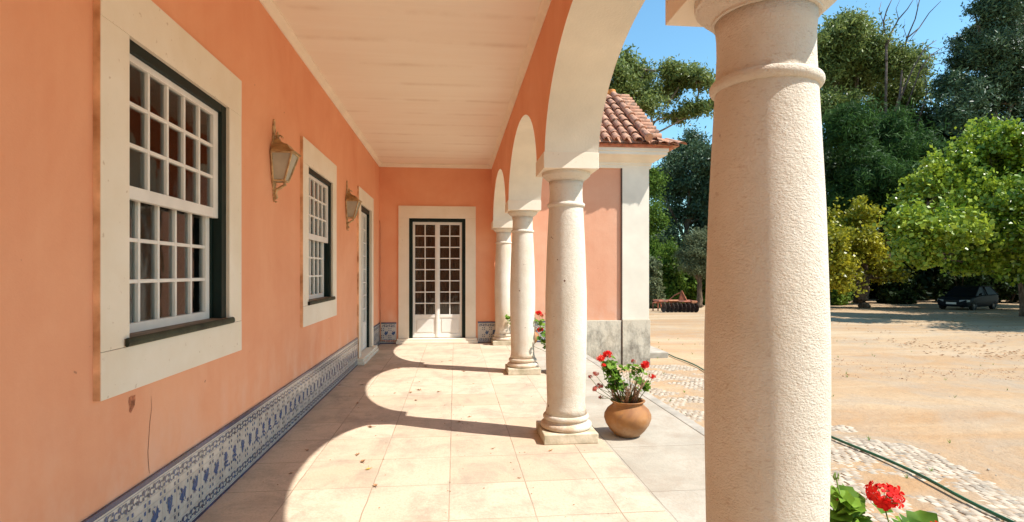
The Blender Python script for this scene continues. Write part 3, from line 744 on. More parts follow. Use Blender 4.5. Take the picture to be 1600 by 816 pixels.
# eave tiles: front row ends and the side eave fanning round the corner
for q in range(5):
    x = 3.72+.19*q; vs = []
    for yy, zz, rr, dx in ((EY+.42, EZ+.16, .07, -.16*q*.5), (EY-.02, EZ-.03, .088, .0)):
        for k in range(7): a = math.pi*k/6; vs.append((x+dx*.5+rr*math.cos(a), yy, zz+rr*math.sin(a)*.8))
    mb.add(vs, [(k, k+1, 8+k, 7+k) for k in range(6)])
for q in range(26):
    y = EY+.10+.2*q; vs = []
    for xx, zz, rr in ((3.98, EZ+.09, .07), (4.42, EZ-.035, .085)):
        for k in range(7): a = math.pi*k/6; vs.append((xx, y+rr*math.cos(a), zz+rr*math.sin(a)*.8))
    mb.add(vs, [(k, k+1, 8+k, 7+k) for k in range(6)])
mb.add([PW(4.0, 0, .03), PW(4.0, LL, .03), PW(4.08, LL, .03), PW(4.08, 0, .03)], [(0,1,2,3)])
mb.add([(3.95, EY, EZ-.02), (4.42, EY, EZ-.04), (4.42, EY+.6, EZ-.03), (3.95, EY+.6, EZ+.36)], [(0,1,2,3)])
mb.add([(3.9, EY, EZ-.025), (4.42, EY, EZ-.045), (4.42, 17, EZ-.045), (3.9, 17, EZ+.05)], [(0,1,2,3)])
# rear slope
mb.add([(-9, RYY, RZZ), (4.05, RYY, RZZ), (4.05, 17.6, 3.9), (-9, 17.6, 3.9)], [(0,1,2,3)])
mb.build('roof', 'rooftile', wing, smooth=50)
mb = MB(); x = -8.9
while x < 3.6:
    mb.tube([(x, RYY+.02, RZZ+.06), (x+.4, RYY+.02, RZZ+.09)], [.09, .105], 10); x += .38
mb.lathe([(.0, -.09), (.085, -.07), (.11, 0), (.09, .07), (.0, .10)], (3.70, RYY-.02, RZZ+.10), 14)
mb.build('ridge', 'ridge', wing, smooth=50)
# thin pipe up the corner
mb = MB(); mb.tube([(WX+.03, BY-.045, .05), (WX+.03, BY-.045, 2.28), (WX+.02, BY-.04, 2.36), (WX-.0, BY-.03, 2.40)], .011, 8); mb.tube([(WX+.03, BY-.045, .085), (WX+.12, BY-.045, .06), (dcx-.8, BY-.045, .06)], .008, 8)
mb.build('conduit', 'pipe', wing, smooth='all')
# steps at the far corner of the wing
stp = thing('stone_steps', 'low worn stone steps on the sand behind the white pilaster', 'steps', (4.2, 12.4, -.52))
mb = MB().box((WR+.03, 11.95, -.8), (4.72, 13.4, -.385)); mb.build('lower_step', 'kerb', stp, bevel=.02)
MB().box((WR+.03, 12.35, -.384), (4.28, 13.4, -.24)).build('upper_step', 'kerb', stp, bevel=.02)

# ------------------------------------------------------------------ curtains
def curtain(c, label):
    mb = MB(); n = 60; y0, y1 = c-.50, c+.50; vs = []
    for k in range(n+1):
        y = y0+(y1-y0)*k/n; gap = abs(y-c-.02) < .0
        x = WX-.125+.020*math.sin(k*.95)+.010*math.sin(k*2.3+c)
        vs += [(x, y, OZ0+.03), (x, y, OZ1-.02)]
    for k in range(n):
        if 15 <= k <= 17 or 37 <= k <= 39: continue
        mb.add([vs[2*k], vs[2*k+2], vs[2*k+3], vs[2*k+1]], [(0,1,2,3)])
    o = mb.build('curtain', 'curtain', None, smooth='all', origin=(WX-.16, c, OZ1)); tag(o, label, 'curtain', 'curtains behind the sash windows')
curtain(wins[1], 'beige pleated curtain behind the panes of the large near window')
curtain(wins[2], 'beige pleated curtain behind the farther window, between the two lanterns')

M['brown_curtain'] = simple('brown_curtain', (.20, .12, .085), .9, .2, 3, .1, stretch=(6, 1, .2))
mb = MB(); vs = []
for k in range(81):
    x = dcx-.46+.92*k/80; yy = BY+.125+.012*math.sin(k*1.15)+.006*math.sin(k*2.7); vs += [(x, yy, .3), (x, yy, 2.37)]
mb.add(vs, [(2*k, 2*k+2, 2*k+3, 2*k+1) for k in range(80) if k not in (39, 40)])
tag(mb.build('curtain', 'brown_curtain', None, smooth='all', origin=(dcx, BY+.125, 2.4)), 'dark brown pleated curtain behind the glass of the double door in the end wall', 'curtain')

# ------------------------------------------------------------------ wall lanterns
def lantern(yc, label):
    e = thing('wall_lantern', label, 'lantern', (WX, yc, 2.2), 'gilt wall lanterns on the orange wall')
    # ornate back plate (outline in y,z)
    half = [(0, -.235), (.008, -.215), (.006, -.195), (.016, -.18), (.010, -.165), (.022, -.15), (.014, -.13), (.030, -.11), (.045, -.085), (.052, -.05),
            (.062, .0), (.070, .06), (.078, .12), (.088, .155), (.078, .17), (.060, .205), (.052, .235), (.035, .25), (.030, .27), (.036, .29), (.022, .30), (.020, .33), (.030, .345), (.026, .375), (.014, .40), (.012, .42), (0, .44)]
    poly = half+[(-a, b_) for a, b_ in half[::-1][1:-1]]
    mb = MB(); mb.prism(poly, lambda a, b_: (WX+.001, yc+a, 2.2+b_), lambda a, b_: (WX+.014, yc+a, 2.2+b_)); mb.build('back_plate', 'lamp_metal', e, bevel=.003)
    # glazed body tapering downwards: section at z: (x_front, half width)
    zt, zb = 2.355, 2.135
    def sect(z, g=0): t = (z-zb)/(zt-zb); return WX+.105+.070*t+g, .050+.045*t+g
    xt, ht = sect(zt); xb_, hb = sect(zb)
    T_ = [(WX+.016, yc-ht, zt), (xt, yc-ht, zt), (xt, yc+ht, zt), (WX+.016, yc+ht, zt)]
    B_ = [(WX+.016, yc-hb, zb), (xb_, yc-hb, zb), (xb_, yc+hb, zb), (WX+.016, yc+hb, zb)]
    mb = MB()
    for i in range(4): mb.tube([T_[i], B_[i]], .0075, 6)
    for i in range(3): mb.tube([T_[i], T_[i+1]], .008, 6); mb.tube([B_[i], B_[i+1]], .007, 6)
    for p in T_[1:3]: mb.lathe([(0, -.012), (.011, -.004), (.009, .006), (0, .014)], (p[0], p[1], p[2]+.006), 8)
    mb.build('cage', 'lamp_metal', e, smooth=50)
    s_ = .004
    mb = MB(); gl = [(p[0]-(s_ if i in (1, 2) else 0), p[1]+(s_ if i in (0, 1) else -s_), p[2]) for i, p in enumerate(B_)]+[(p[0]-(s_ if i in (1, 2) else 0), p[1]+(s_ if i in (0, 1) else -s_), p[2]) for i, p in enumerate(T_)]
    mb.add(gl, [(0,1,5,4), (1,2,6,5), (2,3,7,6), (3,2,1,0)]); mb.build('glass', 'lamp_glass', e)
    # hood with concave slopes
    mb = MB(); n = 0
    for dz, q, g in ((-.004, 1.0, .016), (.006, 1.0, .018), (.016, .94, .004), (.030, .84, .0), (.052, .74, .0), (.062, .70, .002), (.074, .50, .0), (.092, .30, .0), (.112, .20, 0.)):
        z = zt+.006+dz; h = ht*q+g; x = WX+.02+(xt-WX-.02)*q+g
        ring = [(WX+.015, yc-h, z), (x, yc-h, z), (x, yc+h, z), (WX+.015, yc+h, z)]
        k0 = len(mb.v); mb.v += ring
        if n:
            for i in range(3): mb.f.append((k0-4+i, k0-4+i+1, k0+i+1, k0+i)); mb.m.append(0)
        n += 1
    mb.f.append((len(mb.v)-4, len(mb.v)-3, len(mb.v)-2, len(mb.v)-1)); mb.m.append(0); mb.f.append((3, 2, 1, 0)); mb.m.append(0)
    mb.build('hood', 'lamp_cap', e)
    mb = MB(); mb.lathe([(.0, 0), (.026, .004), (.012, .02), (.018, .034), (.008, .046), (.011, .058), (.0, .075)], (WX+.035, yc, zt+.11), 12)
    for a in (-1, 1):
        mb.tube([(WX+.03, yc, zt+.13), (WX+.055, yc+a*.012, zt+.15), (WX+.075, yc+a*.02, zt+.14), (WX+.07, yc+a*.022, zt+.125)], [.006, .005, .004, .002], 6)
    mb.build('crest', 'lamp_metal', e, smooth=50)
    mb = MB()
    pts = [(WX+.085, yc, zb-.002), (WX+.095, yc, zb-.03), (WX+.06, yc, zb-.05), (WX+.025, yc, zb-.075), (WX+.02, yc, zb-.11), (WX+.03, yc, zb-.13), (WX+.014, yc, zb-.15)]
    mb.tube(pts, [.010, .012, .013, .012, .010, .012, .004], 8)
    mb.lathe([(.0, -.03), (.012, -.02), (.008, -.01), (.02, -.004), (.02, 0)], (WX+.09, yc, zb-.004), 10)
    for q in range(5): mb.lathe([(0, -.010), (.013, 0), (0, .010)], (WX+.022, yc, zb-.06-.027*q), 8)
    mb.build('bracket', 'lamp_metal', e, smooth=50)
    return e
L1 = lantern(4.68, 'larger-looking gilt wall lantern beside the near window, closest to the viewer')
L2 = copy_tree(L1); L2.location = (WX, 7.74, 2.2); L2['label'] = 'gilt wall lantern farther along, just before the tall glazed side door'

# ------------------------------------------------------------------ dry leaves on the floor
M_l = []
def dryleaf(x, y, s, mat):
    mb = MB(); n = 10; a0 = rnd.uniform(0, 6.28); cvs = rnd.uniform(.2, .7)
    ring = []
    for k in range(n):
        t = 2*math.pi*k/n; r_ = s*(1 if k % 2 else .62)*rnd.uniform(.8, 1.15)*(1.25 if k in (0, 5) else .85)
        u, v_ = r_*math.cos(t), r_*math.sin(t)*.7
        ring.append((x+u*math.cos(a0)-v_*math.sin(a0), y+u*math.sin(a0)+v_*math.cos(a0), .004+cvs*v_*v_/s*1.2+rnd.uniform(0, s*.25)))
    mb.add([(x, y, .004)]+ring, [(0, 1+k, 1+(k+1) % n) for k in range(n)])
    mb.tube([(x, y, .006), (x+s*1.5*math.cos(a0+.3), y+s*1.5*math.sin(a0+.3), .012)], .0015, 4)
    o = mb.build('dry_leaf', mat, None, smooth='all', origin=(x, y, 0))
    return tag(o, None, 'leaf', 'dry leaves scattered on the gallery floor')
import math as _m
F_, TH = 870., math.atan(89/870)
def unproj(px, py, z=0):
    fx, fy = math.sin(TH), math.cos(TH); rx, ry = math.cos(TH), -math.sin(TH)
    u = (px-800)/F_; v_ = (425-py)/F_; k = (z-1.4)/v_
    return ((fx+rx*u)*k, (fy+ry*u)*k)
lf = [(559, 631, .03, 1, 'curled brown leaf lying in the shade near the tiled wall'), (579, 668, .034, 0, 'crumpled tan leaf at the tip of the second lit arch patch, on its upper edge'),
      (559, 711, .026, 0, 'small brown leaf on sunlit slab, highest of four leaves in the nearest lit patch'), (567, 722, .032, 0, 'tan crumpled leaf just below the highest of four in the nearest lit patch'),
      (576, 734, .022, 2, 'small yellow green leaf among brown ones in the nearest lit patch'), (587, 760, .027, 0, 'lone tan leaf lowest in the nearest lit patch'),
      (655, 610, .032, 0, 'dark brown leaf in the middle of the second lit patch'), (642, 614, .03, 0, 'pale brown leaf left of the dark leaf amid the second lit patch'),
      (650, 626, .026, 0, 'brown leaf below the pair amid the second lit patch'), (685, 613, .024, 0, 'small tan leaf right of the pair amid the second lit patch'),
      (665, 573, .035, 0, 'big curled brown leaf on the shadow strip between second and third lit patches'), (700, 578, .026, 0, 'thin brown leaf in the far shadow strip right of the big curled leaf'),
      (725, 581, .03, 0, 'brown leaf in the far shadow strip nearest to the third column'), (623, 576, .028, 0, 'tan leaf on the rounded top edge of the second lit patch'),
      (703, 564, .026, 0, 'brown leaf lit just above the far shadow strip'), (690, 566, .018, 0, 'tiny brown fleck of leaf above the far shadow strip, left of the other'),
      (733, 652, .018, 1, 'small dark leaf on sunlit slab left of the second column shadow'), (770, 702, .016, 0, 'tiny green brown tuft in the slab joint before the second column'),
      (717, 660, .02, 1, 'small dark leaf inside the shadow of the second column'), (530, 603, .02, 0, 'small brown leaf in shade close to the foot of the tiled wall'),
      (565, 602, .022, 0, 'brown leaf on the left rim of the second lit patch'), (860, 705, .02, 0, 'small brown leaf in front of the second column plinth'),
      (617, 615, .016, 1, 'tiny leaf at the left inside the second lit patch'), (480, 705, .018, 1, 'small dark leaf in shade beside the nearest lit patch'),
      (455, 741, .017, 1, 'tiny dark leaf in shade left of the nearest lit patch edge'), (740, 600, .015, 1, 'tiny dark leaf toward the third column in the second lit patch'),
      (655, 597, .015, 1, 'tiny leaf fleck above the middle of the second lit patch'), (812, 748, .012, 0, 'reddish leaf crumb on sunlit slabs below the second column')]
for px, py, s, mi, lab in lf:
    x, y = unproj(px, py); o = dryleaf(x, y, s*1.05, ['dry_leaf', 'dry_leaf', 'yel_leaf'][mi]); o['label'] = lab
mb = MB()
for q in range(260):
    x = -.03+.5*rnd.randint(-2, 2)+rnd.gauss(0, .05) if rnd.random() < .45 else rnd.uniform(-1.4, 1.1); y = rnd.uniform(2.5, 10.9)
    if rnd.random() < .35: y = 4.24+.54*rnd.randint(-3, 11)+rnd.gauss(0, .03)
    s = rnd.uniform(.003, .009); a = rnd.uniform(0, 3.14); dx, dy = s*math.cos(a), s*math.sin(a)
    mb.add([(x-dx, y-dy, .002), (x+dy*.5, y-dx*.5, .005), (x+dx, y+dy, .003), (x-dy*.5, y+dx*.5, .006)], [(0,1,2,3)])
tag(mb.build('leaf_crumbs', 'dry_leaf', None, origin=(0, 6, 0)), 'tiny crumbs of dry leaf and grit scattered over the gallery floor', 'leaf crumbs', kind='stuff')
# ------------------------------------------------------------------ hose
mb = MB()
hp = [(3.55, -1), (3.62, 1.6), (3.75, 3.5), (3.86, 4.35), (3.93, 5.43), (4.12, 7.0), (4.45, 8.6), (4.70, 10.2), (4.82, 11.3), (4.84, 11.93), (4.95, 13.0), (5.1, 14.5)]
hpts = []
for i in range(len(hp)-1):
    p0 = hp[max(0, i-1)]; p1 = hp[i]; p2 = hp[i+1]; p3 = hp[min(len(hp)-1, i+2)]
    for k in range(8):
        t = k/8
        q = [.5*((2*p1[j])+(-p0[j]+p2[j])*t+(2*p0[j]-5*p1[j]+4*p2[j]-p3[j])*t*t+(-p0[j]+3*p1[j]-3*p2[j]+p3[j])*t**3) for j in (0, 1)]
        wv = .012*math.sin(q[1]*3.1); hpts.append((q[0]+wv, q[1], gz(*q)+.035*mnoise.noise((q[0]*.5, q[1]*.5, 0))+.028))
mb.tube(hpts, .013, 10)
tag(mb.build('garden_hose', 'hose', None, smooth='all', origin=(3.9, 5, gz(3.9, 5))), 'long green hose lying on the cobbles and sand beyond the paving', 'hose')

# ------------------------------------------------------------------ pots and geraniums
def pot(x, y, label, s=1, lean=0):
    e = thing('clay_pot', label, 'flower pot', (x, y, 0), 'round clay pots beside the columns')
    pr = [(0, .004), (.100, .0), (.112, .012), (.150, .05), (.183, .10), (.200, .15), (.197, .185), (.175, .225), (.140, .255), (.128, .268), (.130, .280), (.146, .292), (.150, .298), (.146, .303),
          (.126, .298), (.117, .270), (.120, .25)]
    mb = MB(); mb.lathe([(a*s, b_*s) for a, b_ in pr], (x, y, 0), 40, cap=False)
    mb.v = [(px+.006*mnoise.noise((px*7, py*7, pz*7))+lean*pz, py+.006*mnoise.noise((px*7+5, py*7, pz*7)), pz) for px, py, pz in mb.v]
    mb.build('vessel', 'pot', e, smooth='all')
    mb = MB(); mb.lathe([(0, .262*s), (.118*s, .258*s)], (x+lean*.26, y, 0), 24, cap=False); mb.build('soil', 'soil', e)
    return e
def ger_leaf_fn(mb, huel, c, r, nrm, mi):
    nrm = nrm.normalized(); a = nrm.cross(Vector((.3, .2, 1))).normalized(); b_ = nrm.cross(a); n = 14
    ph = rnd.uniform(0, 6.28); ring = []
    for k in range(n):
        t = 2*math.pi*k/n; q = r*(1+.10*(1 if k % 2 else -1)); q *= .35 if k == 0 else 1
        up = .18*r*math.sin(t*3.5+ph)+.22*r
        ring.append(c+(a*math.cos(t+ph)+b_*math.sin(t+ph))*q+nrm*up)
    mb.add([c]+ring, [(0, 1+k, 1+(k+1) % n) for k in range(n)], mi); huel += [rnd.random()]*(n)
def floret(mb, huel, c, r, nrm, mi):
    nrm = nrm.normalized(); a = nrm.cross(Vector((.3, .2, 1))).normalized(); b_ = nrm.cross(a); ph = rnd.uniform(0, 6.28)
    for k in range(5):
        t = ph+2*math.pi*k/5; d = a*math.cos(t)+b_*math.sin(t); s_ = nrm.cross(d)
        mb.add([c, c+d*r*.55+s_*r*.30+nrm*.1*r, c+d*r+s_*r*.26+nrm*rnd.uniform(.0, .3)*r, c+d*r*1.08-s_*r*.1+nrm*.2*r, c+d*r-s_*r*.32+nrm*rnd.uniform(0, .3)*r, c+d*r*.5-s_*r*.30+nrm*.1*r], [(0,1,2,3,4,5)], mi)
        huel.append(rnd.random())
def sethue(o, hl):
    at = o.data.attributes.new('hue', 'FLOAT', 'FACE'); n = len(o.data.polygons)
    hl = (hl+[.5]*n)[:n]; at.data.foreach_set('value', hl)
def geranium(x, y, label, heads, leaves, woody=14, z0=.26):
    """heads: (dx,dy,z,r,kind); leaves: clumps (dx,dy,z,spread,count,size)"""
    e = thing('geranium_plant', label, 'plant', (x, y, z0), 'red geraniums in clay pots')
    st = MB(); wd = MB()
    for dx, dy, z, r, kind in heads:
        h = []; m_ = MB(); c = Vector((x+dx, y+dy, z)); nf = 26 if r > .04 else 14
        base = Vector((x+dx*.25+rnd.uniform(-.03, .03), y+dy*.25, z0))
        tgt = c-Vector((dx, dy, 0))*.1
        st.tube([base, base.lerp(c, .5)+Vector((dx*.15+rnd.uniform(-.02, .02), 0, .02)), c-Vector((0, 0, r*.5))], [.0032, .0026, .002], 6)
        if kind == 2:
            for q in range(9):
                d = Vector((rnd.gauss(0, 1), rnd.gauss(0, 1), rnd.gauss(0, 1))).normalized()*r*.7
                m_.lathe([(0, -.006), (.0035, 0), (0, .008)], c+d, 6); st.tube([c-Vector((0, 0, r*.6)), c+d], .0012, 4)
            m_.build('flower_bud', 'stem', e, smooth='all'); continue
        for q in range(nf):
            d = Vector((rnd.gauss(0, 1), rnd.gauss(0, 1), rnd.gauss(.25, .9))).normalized()
            p = c+Vector((d.x, d.y, d.z*.72))*r*rnd.uniform(.6, 1.0); floret(m_, h, p, r*rnd.uniform(.34, .46), d, 0)
            st.tube([c-Vector((0, 0, r*.5)), p], .0011, 4, cap=False)
        o = m_.build('flower_head', 'petal_old' if kind == 1 else 'petal', e); sethue(o, h)
    lf_ = MB(); hl = []
    for dx, dy, z, sp, n, sz in leaves:
        for q in range(n):
            c = Vector((x+dx+rnd.gauss(0, sp), y+dy+rnd.gauss(0, sp), z+rnd.gauss(0, sp*.8)))
            if c.z < z0+.02: c.z = z0+.03
            nv = Vector((rnd.gauss(.25, .5), rnd.gauss(-.35, .5), 1)); ger_leaf_fn(lf_, hl, c, sz*rnd.uniform(.6, 1.15), nv, 0)
            if q % 4 == 0: st.tube([(x+dx*.3+rnd.uniform(-.02, .02), y+dy*.3, z0+.03), ((x+dx*.7+c.x)/2-x*.0 if False else (x+c.x)/2+.01, (y+c.y)/2, (z0+c.z)/2+.02), c], .0015, 5, cap=False)
    o = lf_.build('foliage', 'ger_leaf', e, smooth='all'); sethue(o, hl)
    for q in range(woody):
        a = rnd.uniform(0, 6.28); r1 = rnd.uniform(.02, .09); r2 = r1+rnd.uniform(.02, .10); h_ = rnd.uniform(.07, .22)
        p0 = Vector((x+r1*math.cos(a), y+r1*math.sin(a), z0)); p2 = Vector((x+r2*math.cos(a+.3), y+r2*math.sin(a+.3), z0+h_))
        wd.tube([p0, p0.lerp(p2, .5)+Vector((rnd.uniform(-.02, .02), rnd.uniform(-.02, .02), .01)), p2], [.007, .006, .004], 6)
        for j in range(2):
            pp = p2+Vector((rnd.uniform(-.03, .03), rnd.uniform(-.03, .03), rnd.uniform(-.02, .05))); wd.tube([p2.lerp(p0, .3*j), pp], .0028, 5)
    if woody: wd.build('woody_stems', 'dry_stem', e, smooth='all')
    st.build('stems', 'stem', e, smooth='all')
    return e
PX = 1.475
pot(PX, 4.66, 'rounded terracotta pot in full view right of the second column base')
k = 1/183.
def rel(px, py): return ((px-979)*k, .295+(629-py)*k)
H2 = []
for px, py, r, kd, dy in ((948, 557, .036, 0, .02), (934, 561, .034, 0, -.02), (940, 573, .020, 0, 0), (1007, 573, .038, 0, 0), (990, 569, .022, 1, .03), (1019, 592, .026, 0, 0), (928, 586, .024, 1, 0), (920, 591, .018, 1, .02), (926, 609, .026, 1, -.03), (934, 606, .03, 1, 0), (936, 623, .018, 1, 0)):
    dx, z = rel(px, py); H2.append((dx, dy, z, r*1.15, kd))
Lv = []
for px, py, sp, n, sz in ((950, 575, .034, 22, .032), (958, 590, .036, 24, .034), (964, 606, .030, 18, .030), (975, 578, .025, 7, .026), (995, 580, .024, 9, .028), (1004, 603, .020, 8, .032), (1010, 611, .014, 5, .030), (990, 590, .03, 6, .022)):
    dx, z = rel(px, py); Lv.append((dx, rnd.uniform(-.04, .04), z, sp*1.05, int(n*1.7), sz))
geranium(PX, 4.66, 'red geranium with bare woody stems in the pot by the second column', H2, Lv, 26, .27)
pot(PX-.02, 4.66+SP-.06, 'terracotta pot almost hidden behind the second column, beside the third', .95)
def clump(hx, n): return [(hx+rnd.uniform(-.1, .1), rnd.uniform(-.1, .1), .38+rnd.uniform(0, .22), .05, n, .034) for _ in range(6)]
geranium(PX-.02, 4.66+SP-.06, 'tall leggy red geranium glimpsed between the second and third columns', [(-.30, 0, .83, .045, 0), (-.25, .03, .79, .03, 0), (-.18, 0, .81, .035, 0), (-.28, -.02, .60, .045, 0), (-.13, 0, .72, .035, 0), (-.44, 0, .42, .025, 1), (.1, 0, .7, .04, 0)],
         clump(-.1, 11)+[(-.27, 0, .70, .04, 12, .032), (-.21, 0, .48, .05, 16, .036)], 14, .25)
pot(PX-.03, 4.66+2*SP-.05, 'terracotta pot hidden behind the third column, beside the last column', .92)
geranium(PX-.03, 4.66+2*SP-.05, 'leafy geranium poking out left of the third column near the end wall', [(.05, 0, .62, .035, 0), (-.1, .05, .58, .03, 1)], clump(-.05, 9)+[(-.45, -.22, .53, .03, 14, .034), (-.41, -.18, .46, .035, 12, .032), (-.25, -.1, .42, .05, 10, .03)], 10, .24)
pot(1.45, 1.60, 'terracotta pot at the foot of the closest column, below the picture edge')
geranium(1.45, 1.60, 'fresh bright geranium right of the closest column, with one big scarlet bloom', [(-.145, -.02, .715, .050, 0), (-.285, .0, .770, .012, 2), (.15, .1, .52, .05, 0), (-.285, 0, .700, .012, 1)],
         [(-.262, .0, .685, .018, 8, .042), (-.250, -.0, .65, .025, 12, .044), (-.24, 0, .58, .04, 12, .045), (-.08, 0, .46, .07, 20, .045), (.1, .05, .44, .08, 18, .045), (-.10, -.05, .625, .010, 2, .032)], 12, .27)

# ------------------------------------------------------------------ vegetation
def tree(name, label, base, limbs, blobs, leaf, mat, trunk_r, bark='bark', group=None, cat='tree', elong=2.2, flat=.0, tdir=None, branches=True, twig=.02):
    """limbs: list of point lists (absolute); blobs: (x,y,z,rx,ry,rz,clusters,cr,leaves_per_cluster)"""
    e = thing(name, label, cat, base, group)
    tb = MB()
    for pts in limbs:
        n = len(pts); rr = [trunk_r*p[3] for p in pts]; P3 = [Vector(p[:3]) for p in pts]
        fine = [P3[0]]; fr = [rr[0]]
        for i in range(n-1):
            for q in (1, 2, 3):
                t = q/3; p = P3[i].lerp(P3[i+1], t)
                if q < 3: p += Vector((rnd.uniform(-1, 1), rnd.uniform(-1, 1), 0))*rr[i]*.35
                fine.append(p); fr.append(rr[i]+(rr[i+1]-rr[i])*t)
        tb.tube(fine, fr, 9)
    C = []; S = []; Z = []
    allp = [Vector(p[:3]) for l in limbs for p in l]
    for (bx_, by_, bz_, rx, ry, rz, nc, cr, lpc) in blobs:
        nc = int(nc*CN); lpc = lpc/CN
        o = nr.normal(size=(nc, 3)); o /= np.linalg.norm(o, axis=1)[:, None]; o *= (nr.random(nc)**.5*nr.uniform(.8, 1.32, nc))[:, None]
        cs = np.array([bx_, by_, bz_])+o*np.array([rx, ry, rz])
        for c in cs:
            m_ = max(4, int(DN*lpc*nr.uniform(.3, 1.7))); rr_ = cr*nr.uniform(.6, 1.3)
            tl_ = nr.normal(size=3); tl_[2] = tl_[2]*.5+(.55 if mat in ('lf_plane', 'lf_yellow') else 0); q = nr.normal(size=(m_, 3))*rr_*.40+nr.normal(size=(m_, 1))*tl_*rr_*.38
            C.append(c+q)
        if branches:
            bc = Vector((bx_, by_, bz_)); src = min(allp, key=lambda p: (p-bc).length+max(0, p.z-bc.z)*1.5)
            tb.tube([src, src.lerp(bc, .5)+Vector((0, 0, -.05*(src-bc).length)), bc], [twig*3.2, twig*2.2, twig*1.3], 6)
            for c in cs[:min(len(cs), 10)]:
                v_ = Vector(c); tb.tube([bc.lerp(src, .35), bc.lerp(v_, .5)+Vector((rnd.uniform(-.1, .1), rnd.uniform(-.1, .1), -.1)), v_], [twig*1.3, twig*.9, twig*.4], 5)
    if tb.v: tb.build('trunk', bark, e, smooth='all')
    leaves('crown', np.concatenate(C), leaf*LS, mat, e, elong, flat)
    return e
def leaves(name, C, size, mat, parent, elong=2.0, flat=0., origin=None):
    n = len(C); d = nr.normal(size=(n, 3)); d[:, 2] += flat; d /= np.linalg.norm(d, axis=1)[:, None]
    h = nr.normal(size=(n, 3)); a = np.cross(d, h); a /= np.linalg.norm(a, axis=1)[:, None]; b_ = np.cross(d, a)
    s = (size*nr.uniform(.6, 1.4, n))[:, None]; a = a*s*.5*elong**.5; b_ = b_*s*.5/elong**.5
    V = np.stack([C-a, C-.15*a+b_, C+a, C-.15*a-b_], 1).reshape(-1, 3)
    off = np.array(parent.location if parent else origin); V -= off
    me = bpy.data.meshes.new(name); me.vertices.add(4*n); me.vertices.foreach_set('co', V.astype(np.float32).ravel())
    me.loops.add(4*n); me.loops.foreach_set('vertex_index', np.arange(4*n, dtype=np.int32))
    me.polygons.add(n); me.polygons.foreach_set('loop_start', np.arange(0, 4*n, 4, dtype=np.int32)); me.polygons.foreach_set('loop_total', np.full(n, 4, dtype=np.int32))
    me.materials.append(M[mat]); me.update(calc_edges=True); me.validate()
    at = me.attributes.new('hue', 'FLOAT', 'FACE'); at.data.foreach_set('value', nr.random(n).astype(np.float32))
    o = bpy.data.objects.new(name, me); col.objects.link(o)
    if parent: o.parent = parent
    else: o.location = origin
    return o
M['lf_plane'] = leafmat('plane_tree_leaf', (.09, .18, .014), (.42, .50, .045), .32, .5, .38, .45)
M['lf_yellow'] = leafmat('yellowing_leaf', (.16, .18, .014), (.54, .48, .035), .34, .5, .4, .4)
M['lf_euc'] = leafmat('eucalyptus_leaf', (.07, .11, .025), (.30, .35, .10), .35, .5, .45, .3)
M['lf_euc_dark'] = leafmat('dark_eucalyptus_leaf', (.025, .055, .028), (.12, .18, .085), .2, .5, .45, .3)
M['lf_pine'] = leafmat('shaded_casuarina_needle', (.014, .042, .013), (.085, .165, .036), .3, .4)  # needle colour lowered to carry the shade inside the crown
M['lf_shaded'] = leafmat('shaded_shrub_leaf', (.010, .021, .007), (.038, .066, .017), .2, .4)  # deep shade under the tall trees is put into this leaf colour
M['lf_bush'] = leafmat('mid_green_bush_leaf', (.04, .09, .015), (.20, .30, .04), .35, .6)
M['lf_olive'] = leafmat('olive_leaf', (.075, .095, .045), (.22, .24, .12), .25, .8)
def W(px, py, D):   # world point on the ray of a pixel at optical depth D (used to lay out the far vegetation)
    fx, fy = math.sin(TH), math.cos(TH); rx, ry = math.cos(TH), -math.sin(TH); u = (px-800)/F_
    return ((fx+rx*u)*D, (fy+ry*u)*D, 1.4+(425-py)/F_*D)
def base_at(px, D):
    x, y, _ = W(px, 425, D); return (x, y, gz(x, y))
DV = 0; DN = 2.7; LS = .54; CN = 1.7
def blob(px, py, D, rpx, rpy, nc, cr, lpc, depth=None):
    D = D+rnd.uniform(-DV, DV)
    x, y, z = W(px, py, D); s = D/F_; rx = rpx*s; d = depth or rx
    return (x, y, z, (rx+d)/2, (rx+d)/2, rpy*s, nc, cr, lpc)
def limb(*a): return [(*p[:3], r) for p, r in a]

# plane tree, bright green, right
b = base_at(1597, 27); D = 27; DV = 4.0; LS = .80; DN = 1.35; CN = 1.25
tree('plane_tree', 'bright yellow-green plane tree with thin trunk at the right edge, in front of the car', b,
     [limb((b, 1), (W(1597, 470, D), .8), (W(1590, 400, D), .7), (W(1560, 300, D), .4), (W(1545, 240, D), .15)), limb((W(1590, 400, D), .6), (W(1640, 320, D), .4), (W(1660, 240, D), .15)), limb((W(1590, 410, D), .5), (W(1500, 350, D), .3), (W(1450, 320, D), .12))],
     [blob(1540, 235, D, 38, 34, 46, .42, 60), blob(1490, 270, D, 40, 34, 50, .42, 60), blob(1590, 255, D, 45, 45, 60, .42, 60), blob(1450, 305, D, 42, 30, 46, .42, 55), blob(1520, 315, D, 60, 45, 90, .45, 60), blob(1600, 330, D, 60, 50, 90, .45, 60),
      blob(1470, 360, D, 50, 34, 60, .42, 55), blob(1550, 380, D, 55, 32, 70, .42, 60), blob(1610, 400, D, 45, 28, 50, .42, 60), blob(1680, 300, D, 60, 80, 110, .45, 60), blob(1720, 370, D, 60, 50, 60, .45, 60), blob(1430, 395, D, 30, 20, 22, .4, 50), blob(1500, 410, D, 26, 12, 14, .35, 50), blob(1575, 415, D, 34, 22, 36, .38, 55), blob(1540, 210, D, 20, 16, 20, .38, 55), blob(1590, 215, D, 30, 22, 30, .4, 55), blob(1415, 350, D, 24, 26, 26, .38, 50)],
     .21, 'lf_plane', .13, elong=1.3)
